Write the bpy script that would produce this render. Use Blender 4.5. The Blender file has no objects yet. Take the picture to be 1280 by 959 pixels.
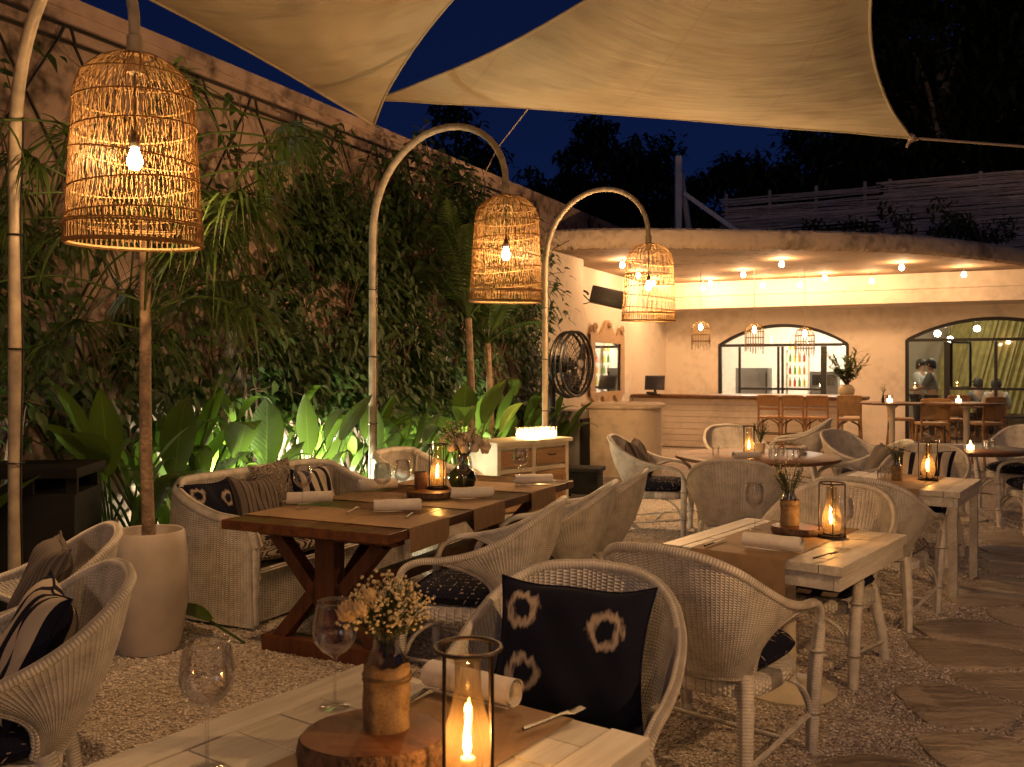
import bpy, bmesh, math, random
from mathutils import Vector, Matrix, Euler
R = math.radians
PI = math.pi
rnd = random.Random(7)
sc = bpy.context.scene
COL = sc.collection
UX, UY = .434, .901            # direction along the planted wall; the wall's outward side is (UY,-UX)

def W(d, o, z=0.0):
    """point d metres along the wall direction and o metres towards the wall"""
    return Vector((UX*d - UY*o, UY*d + UX*o, z))

def rot_of(fx, fy):
    return math.atan2(fy, fx) - PI/2

# ------------------------------------------------------------------ mesh builder
class MB:
    def __init__(s):
        s.v = []; s.f = []; s.uv = []
    def add(s, vs, fs, uvs=None):
        b = len(s.v)
        s.v += [tuple(p) for p in vs]
        s.uv += list(uvs) if uvs else [(p[0]+p[1]*.3, p[2]+p[1]*.7) for p in s.v[b:]]
        s.f += [tuple(b+i for i in q) for q in fs]
    def box(s, c, sz, m=None):
        hx, hy, hz = sz[0]/2, sz[1]/2, sz[2]/2
        vs = [Vector((x, y, z)) for z in (-hz, hz) for y in (-hy, hy) for x in (-hx, hx)]
        c = Vector(c)
        vs = [(m @ p if m else p) + c for p in vs]
        s.add(vs, [(0,2,3,1),(4,5,7,6),(0,1,5,4),(2,6,7,3),(0,4,6,2),(1,3,7,5)])
    def bar(s, a, b, w, h, up=(0,0,1)):
        a, b = Vector(a), Vector(b)
        d = b-a; L = d.length; d.normalize()
        upv = Vector(up)
        if abs(d.dot(upv)) > .99: upv = Vector((0,1,0))
        x = d.cross(upv).normalized(); z = x.cross(d)
        m = Matrix((x, d, z)).transposed()
        s.box((a+b)/2, (w, L, h), m)
    def tube(s, pts, r, n=8, closed=False, caps=True):
        pts = [Vector(p) for p in pts]
        k = len(pts)
        rr = r if isinstance(r, (list, tuple)) else [r]*k
        vs = []; uvs = []; fs = []
        prev = None; acc = 0
        for i, p in enumerate(pts):
            if closed: t = pts[(i+1) % k]-pts[i-1]
            else: t = pts[min(i+1, k-1)]-pts[max(i-1, 0)]
            if t.length < 1e-9: t = Vector((0,0,1))
            t.normalize()
            if prev is None:
                a = Vector((0,0,1)) if abs(t.z) < .9 else Vector((1,0,0))
                x = t.cross(a).normalized()
            else:
                x = prev - t*prev.dot(t)
                if x.length < 1e-6: x = t.orthogonal()
                x.normalize()
            prev = x
            y = t.cross(x)
            if i: acc += (p-pts[i-1]).length
            for j in range(n):
                an = 2*PI*j/n
                vs.append(p+(x*math.cos(an)+y*math.sin(an))*rr[i])
                uvs.append((rr[i]*an, acc))
        m = k if closed else k-1
        for i in range(m):
            for j in range(n):
                a, b = i*n+j, i*n+(j+1) % n
                c, d = ((i+1) % k)*n+(j+1) % n, ((i+1) % k)*n+j
                fs.append((a, b, c, d))
        if caps and not closed:
            fs.append(tuple(range(n))[::-1]); fs.append(tuple((k-1)*n+j for j in range(n)))
        s.add(vs, fs, uvs)
    def lathe(s, prof, n=24, c=(0,0,0), cap=True):
        vs = []; uvs = []; fs = []; acc = 0
        for i, (r, z) in enumerate(prof):
            if i: acc += math.hypot(r-prof[i-1][0], z-prof[i-1][1])
            for j in range(n):
                a = 2*PI*j/n
                vs.append((c[0]+r*math.cos(a), c[1]+r*math.sin(a), c[2]+z)); uvs.append((a*max(r, .02), acc))
        for i in range(len(prof)-1):
            for j in range(n):
                fs.append((i*n+j, i*n+(j+1) % n, (i+1)*n+(j+1) % n, (i+1)*n+j))
        if cap:
            if prof[0][0] > 1e-4: fs.append(tuple(range(n))[::-1])
            if prof[-1][0] > 1e-4: fs.append(tuple((len(prof)-1)*n+j for j in range(n)))
        s.add(vs, fs, uvs)
    def grid(s, fn, nu, nv, uvf=None, closed_u=False, flip=False):
        vs = []; uvs = []; fs = []
        for j in range(nv+1):
            for i in range(nu+1):
                u, v = i/nu, j/nv
                vs.append(fn(u, v)); uvs.append(uvf(u, v) if uvf else (u, v))
        for j in range(nv):
            for i in range(nu):
                a = j*(nu+1)+i
                q = (a, a+1, a+nu+2, a+nu+1)
                fs.append(q[::-1] if flip else q)
        s.add(vs, fs, uvs)
    def prism(s, poly, z0, z1):
        n = len(poly)
        vs = [(p[0], p[1], z0) for p in poly]+[(p[0], p[1], z1) for p in poly]
        fs = [tuple(range(n))[::-1], tuple(range(n, 2*n))]+[(i, (i+1) % n, n+(i+1) % n, n+i) for i in range(n)]
        s.add(vs, fs)
    def leaf(s, p, d, up, L, w, bend=.3, n=4, fold=.15, blunt=.5):
        p = Vector(p); d = Vector(d).normalized(); up = Vector(up)
        x = d.cross(up)
        if x.length < 1e-5: x = d.orthogonal()
        x.normalize(); nrm = x.cross(d)
        vs = []; fs = []; uvs = []
        for i in range(n+1):
            t = i/n
            ww = w*.5*math.sin(PI*min(1, (t*.93+.05))**blunt) if blunt != 1 else w*.5*math.sin(PI*(t*.94+.03))
            c = p + d*L*t*(1-.25*bend*t) - Vector((0,0,1))*L*bend*t*t
            vs += [c-x*ww+nrm*fold*ww, c, c+x*ww+nrm*fold*ww]
            uvs += [(0,t), (.5,t), (1,t)]
        for i in range(n):
            a = i*3
            fs += [(a, a+1, a+4, a+3), (a+1, a+2, a+5, a+4)]
        s.add(vs, fs, uvs)
    def mesh(s, name, mat=None, smooth=True, bevel=0, angle=40, seg=2):
        me = bpy.data.meshes.new(name)
        me.from_pydata(s.v, [], s.f)
        uvl = me.uv_layers.new(name='UVMap')
        li = [0]*len(me.loops); me.loops.foreach_get('vertex_index', li)
        flat = []
        for i in li: flat += [s.uv[i][0], s.uv[i][1]]
        uvl.data.foreach_set('uv', flat)
        if bevel:
            bm = bmesh.new(); bm.from_mesh(me)
            es = [e for e in bm.edges if len(e.link_faces) == 2 and e.calc_face_angle(0) > R(30)]
            bmesh.ops.bevel(bm, geom=es, offset=bevel, segments=seg, profile=.6, affect='EDGES', clamp_overlap=True)
            bm.to_mesh(me); bm.free()
        if smooth:
            me.polygons.foreach_set('use_smooth', [True]*len(me.polygons))
            me.set_sharp_from_angle(angle=R(angle))
        if mat: me.materials.append(mat)
        me.update()
        return me

def link(name, me, parent=None, world=False):
    o = bpy.data.objects.new(name, me); COL.objects.link(o)
    if parent:
        o.parent = parent
        if world:
            root = parent
            off = Vector(parent.location)
            while root.parent: root = root.parent; off += Vector(root.location)
            o.location = -off
    return o
def part(name, mb, mat, parent, world=False, **k):
    return link(name, mb.mesh(name, mat, **k), parent, world)
def tag(o, label, cat, group=None, kind=None):
    if label: o['label'] = label
    if cat: o['category'] = cat
    if group: o['group'] = group
    if kind: o['kind'] = kind
    return o
def thing(name, label, cat, loc=(0,0,0), rz=0, group=None):
    o = bpy.data.objects.new(name, None); COL.objects.link(o)
    o.empty_display_size = .1
    o.location = loc; o.rotation_euler = (0,0,rz)
    return tag(o, label, cat, group)
def solo(name, mb, mat, label, cat, loc=(0,0,0), rz=0, group=None, **k):
    o = link(name, mb.mesh(name, mat, **k)); o.location = loc; o.rotation_euler = (0,0,rz)
    return tag(o, label, cat, group)
def dup(root, loc, rz=None, label=None, group=None):
    r = root.copy(); COL.objects.link(r); r.location = loc
    if rz is not None: r.rotation_euler = (0,0,rz)
    if label: r['label'] = label
    if group: r['group'] = group
    for ch in root.children:
        c = ch.copy(); COL.objects.link(c); c.parent = r
        for g in ch.children:
            h = g.copy(); COL.objects.link(h); h.parent = c
    return r
def struct(name, mb, mat, **k):
    o = link(name, mb.mesh(name, mat, **k)); o['kind'] = 'structure'; return o
def point(parent, loc, power, col, r=.03, world=False, name='light'):
    l = bpy.data.lights.new(name, 'POINT'); l.energy = power; l.color = col; l.shadow_soft_size = r
    o = bpy.data.objects.new(name, l); COL.objects.link(o)
    if parent: o.parent = parent
    o.location = loc
    if world and parent: o.location = Vector(loc)-Vector(parent.location)
    return o
def crom(pts, n=6):
    pts = [Vector(p) for p in pts]; out = []
    for i in range(len(pts)-1):
        p0 = pts[max(i-1,0)]; p1 = pts[i]; p2 = pts[i+1]; p3 = pts[min(i+2, len(pts)-1)]
        for k in range(n):
            t = k/n
            out.append(.5*((2*p1)+(p2-p0)*t+(2*p0-5*p1+4*p2-p3)*t*t+(3*p1-p0-3*p2+p3)*t**3))
    out.append(pts[-1]); return out

# ------------------------------------------------------------------ materials
class Mat:
    def __init__(s, name):
        s.m = bpy.data.materials.new(name); s.m.use_nodes = True
        s.nt = s.m.node_tree; s.nt.nodes.clear()
        s.out = s.nd('ShaderNodeOutputMaterial')
    def nd(s, t, **kw):
        n = s.nt.nodes.new(t)
        for k, v in kw.items():
            if hasattr(n, k) and not k in n.inputs: setattr(n, k, v)
            else: s.set(n.inputs[k], v)
        return n
    def set(s, sock, v):
        if isinstance(v, bpy.types.NodeSocket): s.nt.links.new(v, sock)
        else:
            if isinstance(v, (tuple, list)) and len(v) == 3 and sock.type == 'RGBA': v = (*v, 1)
            sock.default_value = v
    def math(s, op, a, b=0.0, c=None):
        n = s.nt.nodes.new('ShaderNodeMath'); n.operation = op
        s.set(n.inputs[0], a); s.set(n.inputs[1], b)
        if c is not None: s.set(n.inputs[2], c)
        return n.outputs[0]
    def mix(s, f, a, b):
        n = s.nt.nodes.new('ShaderNodeMix'); n.data_type = 'RGBA'
        s.set(n.inputs[0], f); s.set(n.inputs[6], a); s.set(n.inputs[7], b)
        return n.outputs[2]
    def ramp(s, f, stops):
        n = s.nt.nodes.new('ShaderNodeValToRGB'); s.set(n.inputs[0], f)
        el = n.color_ramp.elements
        while len(el) < len(stops): el.new(.5)
        for e, (p, c) in zip(el, stops): e.position = p; e.color = (*c, 1) if len(c) == 3 else c
        return n.outputs[0]
    def coord(s, which='Object', scale=None):
        c = s.nd('ShaderNodeTexCoord').outputs[which]
        if scale is not None:
            mp = s.nd('ShaderNodeMapping'); s.set(mp.inputs['Vector'], c); mp.inputs['Scale'].default_value = scale; c = mp.outputs[0]
        return c
    def noise(s, scale, detail=3, vec=None, out='Fac'):
        n = s.nd('ShaderNodeTexNoise'); n.inputs['Scale'].default_value = scale; n.inputs['Detail'].default_value = detail
        if vec is not None: s.set(n.inputs['Vector'], vec)
        return n.outputs[out]
    def bsdf(s, col, rough=.6, metal=0, bump=None, bd=.002, bs=1.0, spec=.5, trans_tint=None, translucent=0):
        p = s.nd('ShaderNodeBsdfPrincipled')
        s.set(p.inputs['Base Color'], col); s.set(p.inputs['Roughness'], rough); p.inputs['Metallic'].default_value = metal
        p.inputs['Specular IOR Level'].default_value = spec
        if bump is not None:
            b = s.nd('ShaderNodeBump'); b.inputs['Distance'].default_value = bd; b.inputs['Strength'].default_value = bs
            s.set(b.inputs['Height'], bump); s.set(p.inputs['Normal'], b.outputs[0])
        sh = p.outputs[0]
        if translucent:
            t = s.nd('ShaderNodeBsdfTranslucent'); s.set(t.inputs['Color'], trans_tint if trans_tint is not None else col)
            mx = s.nd('ShaderNodeMixShader'); mx.inputs[0].default_value = translucent
            s.nt.links.new(sh, mx.inputs[1]); s.nt.links.new(t.outputs[0], mx.inputs[2]); sh = mx.outputs[0]
        s.nt.links.new(sh, s.out.inputs[0])
        return s.m

def plain(name, col, rough=.6, var=.2, ns=8, bump=.5, bd=.002, bns=60, metal=0, spec=.5, translucent=0, tint=None):
    m = Mat(name); c = m.coord()
    n = m.noise(ns, 4, c)
    lo = tuple(x*(1-var) for x in col); hi = tuple(min(1, x*(1+var)) for x in col)
    cc = m.ramp(n, [(.3, lo), (.7, hi)])
    b = m.noise(bns, 3, c) if bump else None
    rr = m.math('MULTIPLY_ADD', n, .2, rough-.1)
    return m.bsdf(cc, rr, metal, b, bd, bump, spec, tint, translucent)

def plaster(name, col, var=.18):
    m = Mat(name); c = m.coord()
    a = m.noise(.9, 5, c); b = m.noise(7, 5, c); d = m.noise(45, 3, c)
    f = m.math('ADD', m.math('MULTIPLY', a, .6), m.math('MULTIPLY', b, .4))
    lo = tuple(x*(1-var*1.6) for x in col); hi = tuple(min(1, x*(1+var*.4)) for x in col)
    cc = m.ramp(f, [(.36, lo), (.5, col), (.66, hi)])
    h = m.math('ADD', m.math('MULTIPLY', b, .8), m.math('MULTIPLY', d, .3))
    return m.bsdf(cc, .85, 0, h, .012, .7, .2)

def wood(name, dark, light, scale=(9, .7, 9), rough=.5, rings=1.0, bump=.4):
    m = Mat(name); c = m.coord('Object', scale)
    n = m.noise(2.2, 6, c); k = m.noise(11*rings, 4, c)
    # every plank its own tone
    isl = m.nd('ShaderNodeNewGeometry').outputs['Random Per Island']
    f = m.math('ADD', m.math('MULTIPLY', n, .6), m.math('MULTIPLY', k, .4))
    f = m.math('ADD', f, m.math('MULTIPLY_ADD', isl, .24, -.12))
    cc = m.ramp(f, [(.33, dark), (.52, tuple((a+b)/2 for a, b in zip(dark, light))), (.68, light)])
    return m.bsdf(cc, m.math('MULTIPLY_ADD', k, .25, rough-.12), 0, k, .0015, bump, .4)

def wicker(name, col, sx=.015, sy=.0075, bd=.004):
    m = Mat(name); uv = m.coord('UV')
    sp = m.nd('ShaderNodeSeparateXYZ'); m.set(sp.inputs[0], uv)
    u = m.math('DIVIDE', sp.outputs[0], sx); v = m.math('DIVIDE', sp.outputs[1], sy)
    fu = m.math('FLOOR', u)
    st = m.math('ABSOLUTE', m.math('SINE', m.math('MULTIPLY', u, PI)))
    ph = m.math('MULTIPLY', m.math('MODULO', fu, 2.0), PI)
    row = m.math('SINE', m.math('ADD', m.math('MULTIPLY', v, 2*PI), ph))
    row = m.math('MULTIPLY_ADD', row, .5, .5)
    h = m.math('MULTIPLY', m.math('POWER', st, .6), m.math('MULTIPLY_ADD', row, .6, .4))
    n = m.noise(14, 4, m.coord()); n2 = m.noise(120, 2, m.coord())
    hole = m.math('LESS_THAN', h, .20)
    wear = m.math('ADD', m.math('MULTIPLY', n, .7), m.math('MULTIPLY', n2, .3))
    c0 = m.ramp(wear, [(.33, tuple(x*.66 for x in col)), (.58, col)])
    cc = m.mix(m.math('MULTIPLY', hole, .55), c0, (.10, .08, .06))
    return m.bsdf(cc, .55, 0, h, bd, .9, .35)

def glass(name='clear_glass', tint=(1,1,1), base=.0, dust=0):
    m = Mat(name)
    g = m.nd('ShaderNodeBsdfGlossy'); g.inputs['Roughness'].default_value = .02
    t = m.nd('ShaderNodeBsdfTransparent'); m.set(t.inputs[0], tint)
    lw = m.nd('ShaderNodeFresnel'); lw.inputs['IOR'].default_value = 1.5
    f = m.math('MULTIPLY_ADD', lw.outputs[0], 1.5, base+.025)
    f = m.math('MINIMUM', f, .42)
    mx = m.nd('ShaderNodeMixShader'); m.set(mx.inputs[0], f)
    m.nt.links.new(t.outputs[0], mx.inputs[1]); m.nt.links.new(g.outputs[0], mx.inputs[2])
    sh = mx.outputs[0]
    if dust:
        t2 = m.nd('ShaderNodeBsdfTranslucent'); m.set(t2.inputs[0], (.8, .6, .35)); m2 = m.nd('ShaderNodeMixShader'); m2.inputs[0].default_value = dust  # amber translucency mixed in to give the chimney glass a candle glow
        m.nt.links.new(sh, m2.inputs[1]); m.nt.links.new(t2.outputs[0], m2.inputs[2]); sh = m2.outputs[0]
    m.nt.links.new(sh, m.out.inputs[0])
    return m.m

def glow(name, col, strength, clear=True):
    m = Mat(name)
    e = m.nd('ShaderNodeEmission'); m.set(e.inputs[0], col); e.inputs[1].default_value = strength
    if clear:
        t = m.nd('ShaderNodeBsdfTransparent'); a = m.nd('ShaderNodeAddShader')
        m.nt.links.new(e.outputs[0], a.inputs[0]); m.nt.links.new(t.outputs[0], a.inputs[1])
        m.nt.links.new(a.outputs[0], m.out.inputs[0])
    else: m.nt.links.new(e.outputs[0], m.out.inputs[0])
    return m.m

def leafmat(name, c1, c2, rough=.4, tr=.35):
    m = Mat(name)
    isl = m.nd('ShaderNodeNewGeometry').outputs['Random Per Island']
    n = m.noise(6, 3, m.coord())
    uv = m.nd('ShaderNodeSeparateXYZ'); m.set(uv.inputs[0], m.coord('UV'))
    rib = m.math('ABSOLUTE', m.math('SUBTRACT', uv.outputs[0], .5))
    vein = m.math('SINE', m.math('MULTIPLY', m.math('ADD', uv.outputs[1], m.math('MULTIPLY', rib, -.35)), 95.0))
    f = m.math('ADD', m.math('MULTIPLY', isl, .55), m.math('MULTIPLY', n, .45))
    cc = m.ramp(f, [(.2, c1), (.85, c2)])
    cc = m.mix(m.math('MULTIPLY', m.math('LESS_THAN', rib, .025), .5), cc, tuple(min(1, x*2.2) for x in c2))
    return m.bsdf(cc, rough, 0, vein, .0015, .35, .4, tuple(min(1, x*1.6) for x in c2), tr)

def fabric(name, build):
    m = Mat(name); uv = m.coord('UV')
    sp = m.nd('ShaderNodeSeparateXYZ'); m.set(sp.inputs[0], uv)
    cc = build(m, sp.outputs[0], sp.outputs[1])
    c = m.coord()
    th = m.noise(350, 2, c); fold = m.noise(7, 4, m.coord('Object', (1, 1, 2.2)))
    h = m.math('ADD', m.math('MULTIPLY', th, .25), m.math('MULTIPLY', fold, 1.0))
    return m.bsdf(cc, .9, 0, h, .008, .6, .15)
NAVY = (.010, .011, .026); CREAM = (.52, .45, .36)
def f_rings(m, u, v):
    n = m.noise(30, 3, m.coord('UV', (1, .25, 1))); f = None
    wob = m.math('MULTIPLY_ADD', n, .11, -.055)
    for (cx, cy) in ((.19, .76), (.75, .66), (.25, .32)):
        dx = m.math('SUBTRACT', u, cx); dy = m.math('MULTIPLY', m.math('SUBTRACT', v, cy), .85)
        d = m.math('SQRT', m.math('ADD', m.math('MULTIPLY', dx, dx), m.math('MULTIPLY', dy, dy)))
        d = m.math('ADD', d, wob)
        k = m.math('SUBTRACT', 1.0, m.math('MULTIPLY', m.math('ABSOLUTE', m.math('SUBTRACT', d, .092)), 27.0))
        k = m.math('MAXIMUM', k, 0.0)
        f = k if f is None else m.math('MAXIMUM', f, k)
    f = m.math('MINIMUM', m.math('MULTIPLY', f, 1.3), 1.0)
    return m.mix(f, NAVY, (.44, .36, .29))
def f_stripes(n, duty=.45, a=NAVY, b=CREAM):
    def g(m, u, v):
        w = m.math('FRACT', m.math('MULTIPLY', u, n))
        return m.mix(m.math('LESS_THAN', w, duty), b, a)
    return g
def f_fine(m, u, v):
    w = m.math('FRACT', m.math('MULTIPLY', u, 9.0)); x = m.math('FRACT', m.math('MULTIPLY', u, 36.0))
    c = m.mix(m.math('LESS_THAN', w, .3), (.22, .18, .15), (.05, .045, .055))
    return m.mix(m.math('MULTIPLY', m.math('LESS_THAN', x, .4), .6), c, (.10, .085, .08))
def f_damask(m, u, v):
    w = m.nd('ShaderNodeTexVoronoi'); w.feature = 'DISTANCE_TO_EDGE'; w.inputs['Scale'].default_value = 9
    mp = m.coord('UV', (1, .7, 1)); n = m.noise(7, 2, mp, 'Color')
    add = m.nd('ShaderNodeVectorMath'); add.operation = 'MULTIPLY_ADD'
    m.set(add.inputs[0], n); add.inputs[1].default_value = (.14, .14, 0); m.set(add.inputs[2], mp)
    m.set(w.inputs['Vector'], add.outputs[0])
    s2 = m.math('SINE', m.math('MULTIPLY', w.outputs[0], 60.0))
    f = m.math('GREATER_THAN', s2, .1)
    return m.mix(f, (.016, .014, .022), (.40, .34, .28))
def f_dash(m, u, v):
    a = m.math('LESS_THAN', m.math('ABSOLUTE', m.math('SUBTRACT', m.math('FRACT', m.math('MULTIPLY', u, 9.0)), .5)), .05)
    b = m.math('LESS_THAN', m.math('ABSOLUTE', m.math('SUBTRACT', m.math('FRACT', m.math('MULTIPLY', v, 9.0)), .5)), .05)
    n = m.math('GREATER_THAN', m.noise(24, 1, m.coord('UV')), .56)
    f = m.math('MULTIPLY', m.math('MAXIMUM', a, b), n)
    return m.mix(m.math('MULTIPLY', f, .8), NAVY, CREAM)

def burlap_mat():
    m = Mat('burlap'); c = m.coord(); uv = m.nd('ShaderNodeSeparateXYZ'); m.set(uv.inputs[0], m.coord('UV'))
    a = m.math('SINE', m.math('MULTIPLY', uv.outputs[0], 2*PI/.004)); b = m.math('SINE', m.math('MULTIPLY', uv.outputs[1], 2*PI/.004))
    wv = m.math('MULTIPLY', a, b); n = m.noise(26, 4, c); k = m.noise(160, 2, c)
    cc = m.ramp(m.math('ADD', m.math('MULTIPLY', n, .6), m.math('MULTIPLY', k, .4)), [(.32, (.19, .12, .06)), (.55, (.36, .25, .14)), (.7, (.47, .35, .21))])
    h = m.math('ADD', m.math('MULTIPLY', wv, .25), m.math('MULTIPLY', n, 1.6))
    return m.bsdf(cc, .95, 0, h, .006, .9, .1)
M = {}
M['wicker'] = wicker('white_wicker', (.76, .71, .63), .021, .0125, .007)
M['wickersofa'] = wicker('sofa_wicker', (.70, .65, .58), .026, .016, .007)
M['wrap'] = wicker('wrapped_cane', (.76, .71, .63), .5, .012, .0025)
M['whitewood'] = wood('white_painted_planks', (.40, .36, .30), (.70, .66, .58), rough=.45)
M['redwood'] = wood('dark_red_wood', (.045, .016, .008), (.17, .065, .026), rough=.34)
M['redleg'] = wood('dark_red_beams', (.050, .016, .008), (.14, .05, .022), scale=(9, 9, .9), rough=.45)
M['tablewood'] = wood('brown_table_wood', (.075, .034, .015), (.21, .10, .045), rough=.48)
M['rattan'] = wood('honey_rattan', (.30, .155, .06), (.52, .29, .12), scale=(30, 30, 4), rough=.5)
M['darkrattan'] = plain('dark_cane', (.10, .05, .022), .6, .3, 40)
def strand_mat():
    m = Mat('rattan_strands'); isl = m.nd('ShaderNodeNewGeometry').outputs['Random Per Island']
    cc = m.ramp(isl, [(0, (.16, .10, .042)), (1, (.28, .19, .09))])
    return m.bsdf(cc, .6, 0, None, .1, 1, .15, (.28, .18, .08), .40)
M['strand'] = strand_mat()
M['canepanel'] = wicker('woven_cane_panel', (.55, .33, .15), .02, .012, .003)
M['pole'] = plain('cream_pole', (.34, .28, .20), .5, .25, 14, .4, .002)
M['wall'] = plaster('old_plaster', (.37, .275, .235), .6)
M['white'] = plaster('white_limewash', (.74, .64, .52), .12)
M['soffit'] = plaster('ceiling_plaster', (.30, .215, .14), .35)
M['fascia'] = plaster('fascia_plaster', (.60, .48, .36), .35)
M['concrete'] = plaster('podium_concrete', (.62, .51, .39), .25)
M['black'] = plain('black_metal', (.012, .011, .010), .42, .3, 20, .3, .001)
M['blackbox'] = plain('black_box', (.010, .009, .009), .75, .3, 6, spec=.15)
M['iron'] = plain('rusty_lantern_iron', (.035, .022, .015), .5, .4, 60, .5, .001, metal=.6)
M['bark'] = plain('bark', (.21, .145, .095), .85, .45, 14, 1, .012, 40)
M['palebark'] = plain('pale_bark', (.36, .29, .22), .8, .4, 6, .7, .006, 30)
M['stem'] = plain('vine_stem', (.09, .055, .03), .8, .4, 20)
M['pot'] = plain('white_pot_glaze', (.42, .365, .32), .55, .14, 5, .3, .003, 14)
M['soil'] = plain('soil', (.10, .05, .03), .9, .4, 40, 1, .01)
M['linen'] = plain('white_linen', (.74, .70, .64), .9, .06, 30, .8, .003, 50)
M['kraft'] = plain('kraft_paper', (.27, .17, .09), .7, .15, 20, .5, .002, 30)
M['glass'] = glass()
M['winglass'] = glass('window_glass', (.92, .95, .92), .0)
M['chimney'] = glass('lantern_glass', (.99, .94, .85), .01, .03)
M['burlap'] = burlap_mat()
M['slice'] = wood('wood_slice', (.085, .034, .016), (.19, .08, .036), scale=(6, 6, 6), rough=.42)
M['barkring'] = plain('slice_bark', (.11, .065, .04), .9, .5, 40, 1, .012, 60)
M['wax'] = plain('wax', (.75, .60, .40), .4, .05, 10, 0, translucent=.3)
M['silver'] = plain('cutlery_steel', (.13, .125, .12), .38, .1, 10, 0, metal=1)
M['bulb'] = glow('bulb_glow', (1, .62, .27), 110)
M['spark'] = glow('ceiling_bulb_glow', (1, .70, .38), 70)
M['flame'] = glow('flame', (1, .52, .16), 34)
M['tealight'] = glow('tealight_glow', (1, .74, .40), 9)
M['roomlamp'] = glow('room_lamp', (1, .93, .78), 20)
M['greenlamp'] = glow('green_lamp', (.5, 1, .15), 3)
M['leaf'] = leafmat('vine_leaf', (.012, .028, .008), (.052, .098, .026), .5, .3)
M['bigleaf'] = leafmat('big_leaf', (.026, .058, .009), (.08, .14, .02), .4, .4)
M['palm'] = leafmat('palm_leaf', (.024, .048, .010), (.075, .118, .026), .45, .35)
M['treeleaf'] = leafmat('tree_leaf', (.018, .03, .012), (.05, .07, .025), .6, .25)
M['petal'] = plain('petal', (.72, .62, .50), .8, .15, 30, .2, translucent=.25)
M['driedflower'] = plain('dried_flower', (.78, .68, .44), .9, .25, 40, .2, translucent=.3)
M['rose'] = plain('cream_rose', (.72, .56, .32), .85, .15, 30, .2, translucent=.3)
M['sprig'] = leafmat('sprig', (.03, .05, .012), (.10, .12, .035), .6, .3)
M['darkvase'] = plain('dark_green_vase', (.012, .02, .010), .15, .2, 10, 0)
def sail_mat():
    m = Mat('sail_canvas'); c = m.coord()
    n = m.noise(.8, 4, c); k = m.noise(90, 2, c)
    cr = m.noise(1.4, 5, m.coord('Object', (1, 6, 1)))
    cc = m.ramp(n, [(.3, (.40, .33, .23)), (.7, (.52, .44, .31))])
    stn = m.noise(2.2, 6, m.coord('Object', (1, 1.6, 1)))
    cc = m.mix(m.math('MULTIPLY', m.ramp(stn, [(.52, (0,0,0)), (.72, (1,1,1))]), .4), cc, (.30, .235, .155))
    uv = m.nd('ShaderNodeSeparateXYZ'); m.set(uv.inputs[0], m.coord('UV'))
    seam = m.math('LESS_THAN', m.math('ABSOLUTE', m.math('SUBTRACT', m.math('FRACT', m.math('ADD', m.math('MULTIPLY', uv.outputs[0], .9), m.math('MULTIPLY', uv.outputs[1], .45))), .5)), .010)
    cc = m.mix(m.math('MULTIPLY', seam, .2), cc, (.30, .24, .16))
    wr = m.noise(5, 6, m.coord('Object', (1, 3, 1)))
    h = m.math('ADD', m.math('ADD', m.math('MULTIPLY', cr, 1.2), m.math('MULTIPLY', wr, .3)), m.math('MULTIPLY', k, .03))
    return m.bsdf(cc, .9, 0, h, .05, .5, .1, (.5, .4, .26), .12)
M['sail'] = sail_mat()
M['rope'] = plain('rope', (.42, .32, .24), .9, .2, 90)
M['greywood'] = wood('grey_bamboo', (.24, .21, .22), (.56, .49, .49), scale=(2, 2, 12), rough=.7)
M['paintedtimber'] = wood('pale_timber', (.55, .54, .58), (.75, .74, .78), scale=(9, 9, 1), rough=.7)
M['skin'] = plain('skin', (.42, .25, .17), .5, .08, 8, 0)
M['hair'] = plain('dark_hair', (.015, .010, .008), .6, .2, 30)
M['shirt'] = plain('grey_shirt', (.16, .17, .18), .9, .1, 8)
M['whiteshirt'] = plain('white_shirt', (.50, .50, .50), .9, .1, 8)
M['trousers'] = plain('dark_trousers', (.03, .03, .04), .9, .1, 8)
M['steel'] = plain('grey_steel', (.15, .14, .14), .45, .12, 5, .1, metal=.2)
M['screen'] = plain('dark_screen', (.02, .022, .03), .15, .1, 3, 0)
M['yellow'] = plain('yellow_drape', (.42, .36, .15), .85, .2, 6)
M['cab'] = plain('cream_cabinet', (.62, .55, .42), .5, .12, 10, .3, .002)
M['drawer'] = wood('natural_drawer', (.30, .17, .08), (.50, .31, .16), scale=(1.2, 9, 9), rough=.5)
M['mirror'] = plain('mirror_glass', (.80, .82, .78), .03, .02, 2, 0, metal=1)
M['carved'] = wood('carved_frame', (.34, .215, .115), (.54, .37, .21), scale=(14, 14, 14), rough=.6)
M['rings'] = fabric('ring_print', f_rings)
M['stripes'] = fabric('navy_stripes', f_stripes(4.2, .42))
M['fine'] = fabric('fine_stripes', f_fine)
M['damask'] = fabric('damask', f_damask)
M['dash'] = fabric('navy_dashes', f_dash)
M['greypil'] = fabric('grey_weave', f_stripes(26, .5, (.10, .085, .08), (.17, .15, .135)))
M['orangepot'] = plain('cream_pot', (.50, .42, .26), .6, .2, 8)
S1A, S1B, S1C = (-1.47, 9.80, 4.18), (-4.9, 2.0, 4.3), (1.35, 5.0, 4.9)
S1S = (.16, .10, .19)
S2A, S2B, S2C = (-1.40, 9.45, 4.36), (3.91, 9.0, 3.85), (2.3, 4.0, 4.94)
S2S = (.03, .30, .33)
BULB_W = 28
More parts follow.
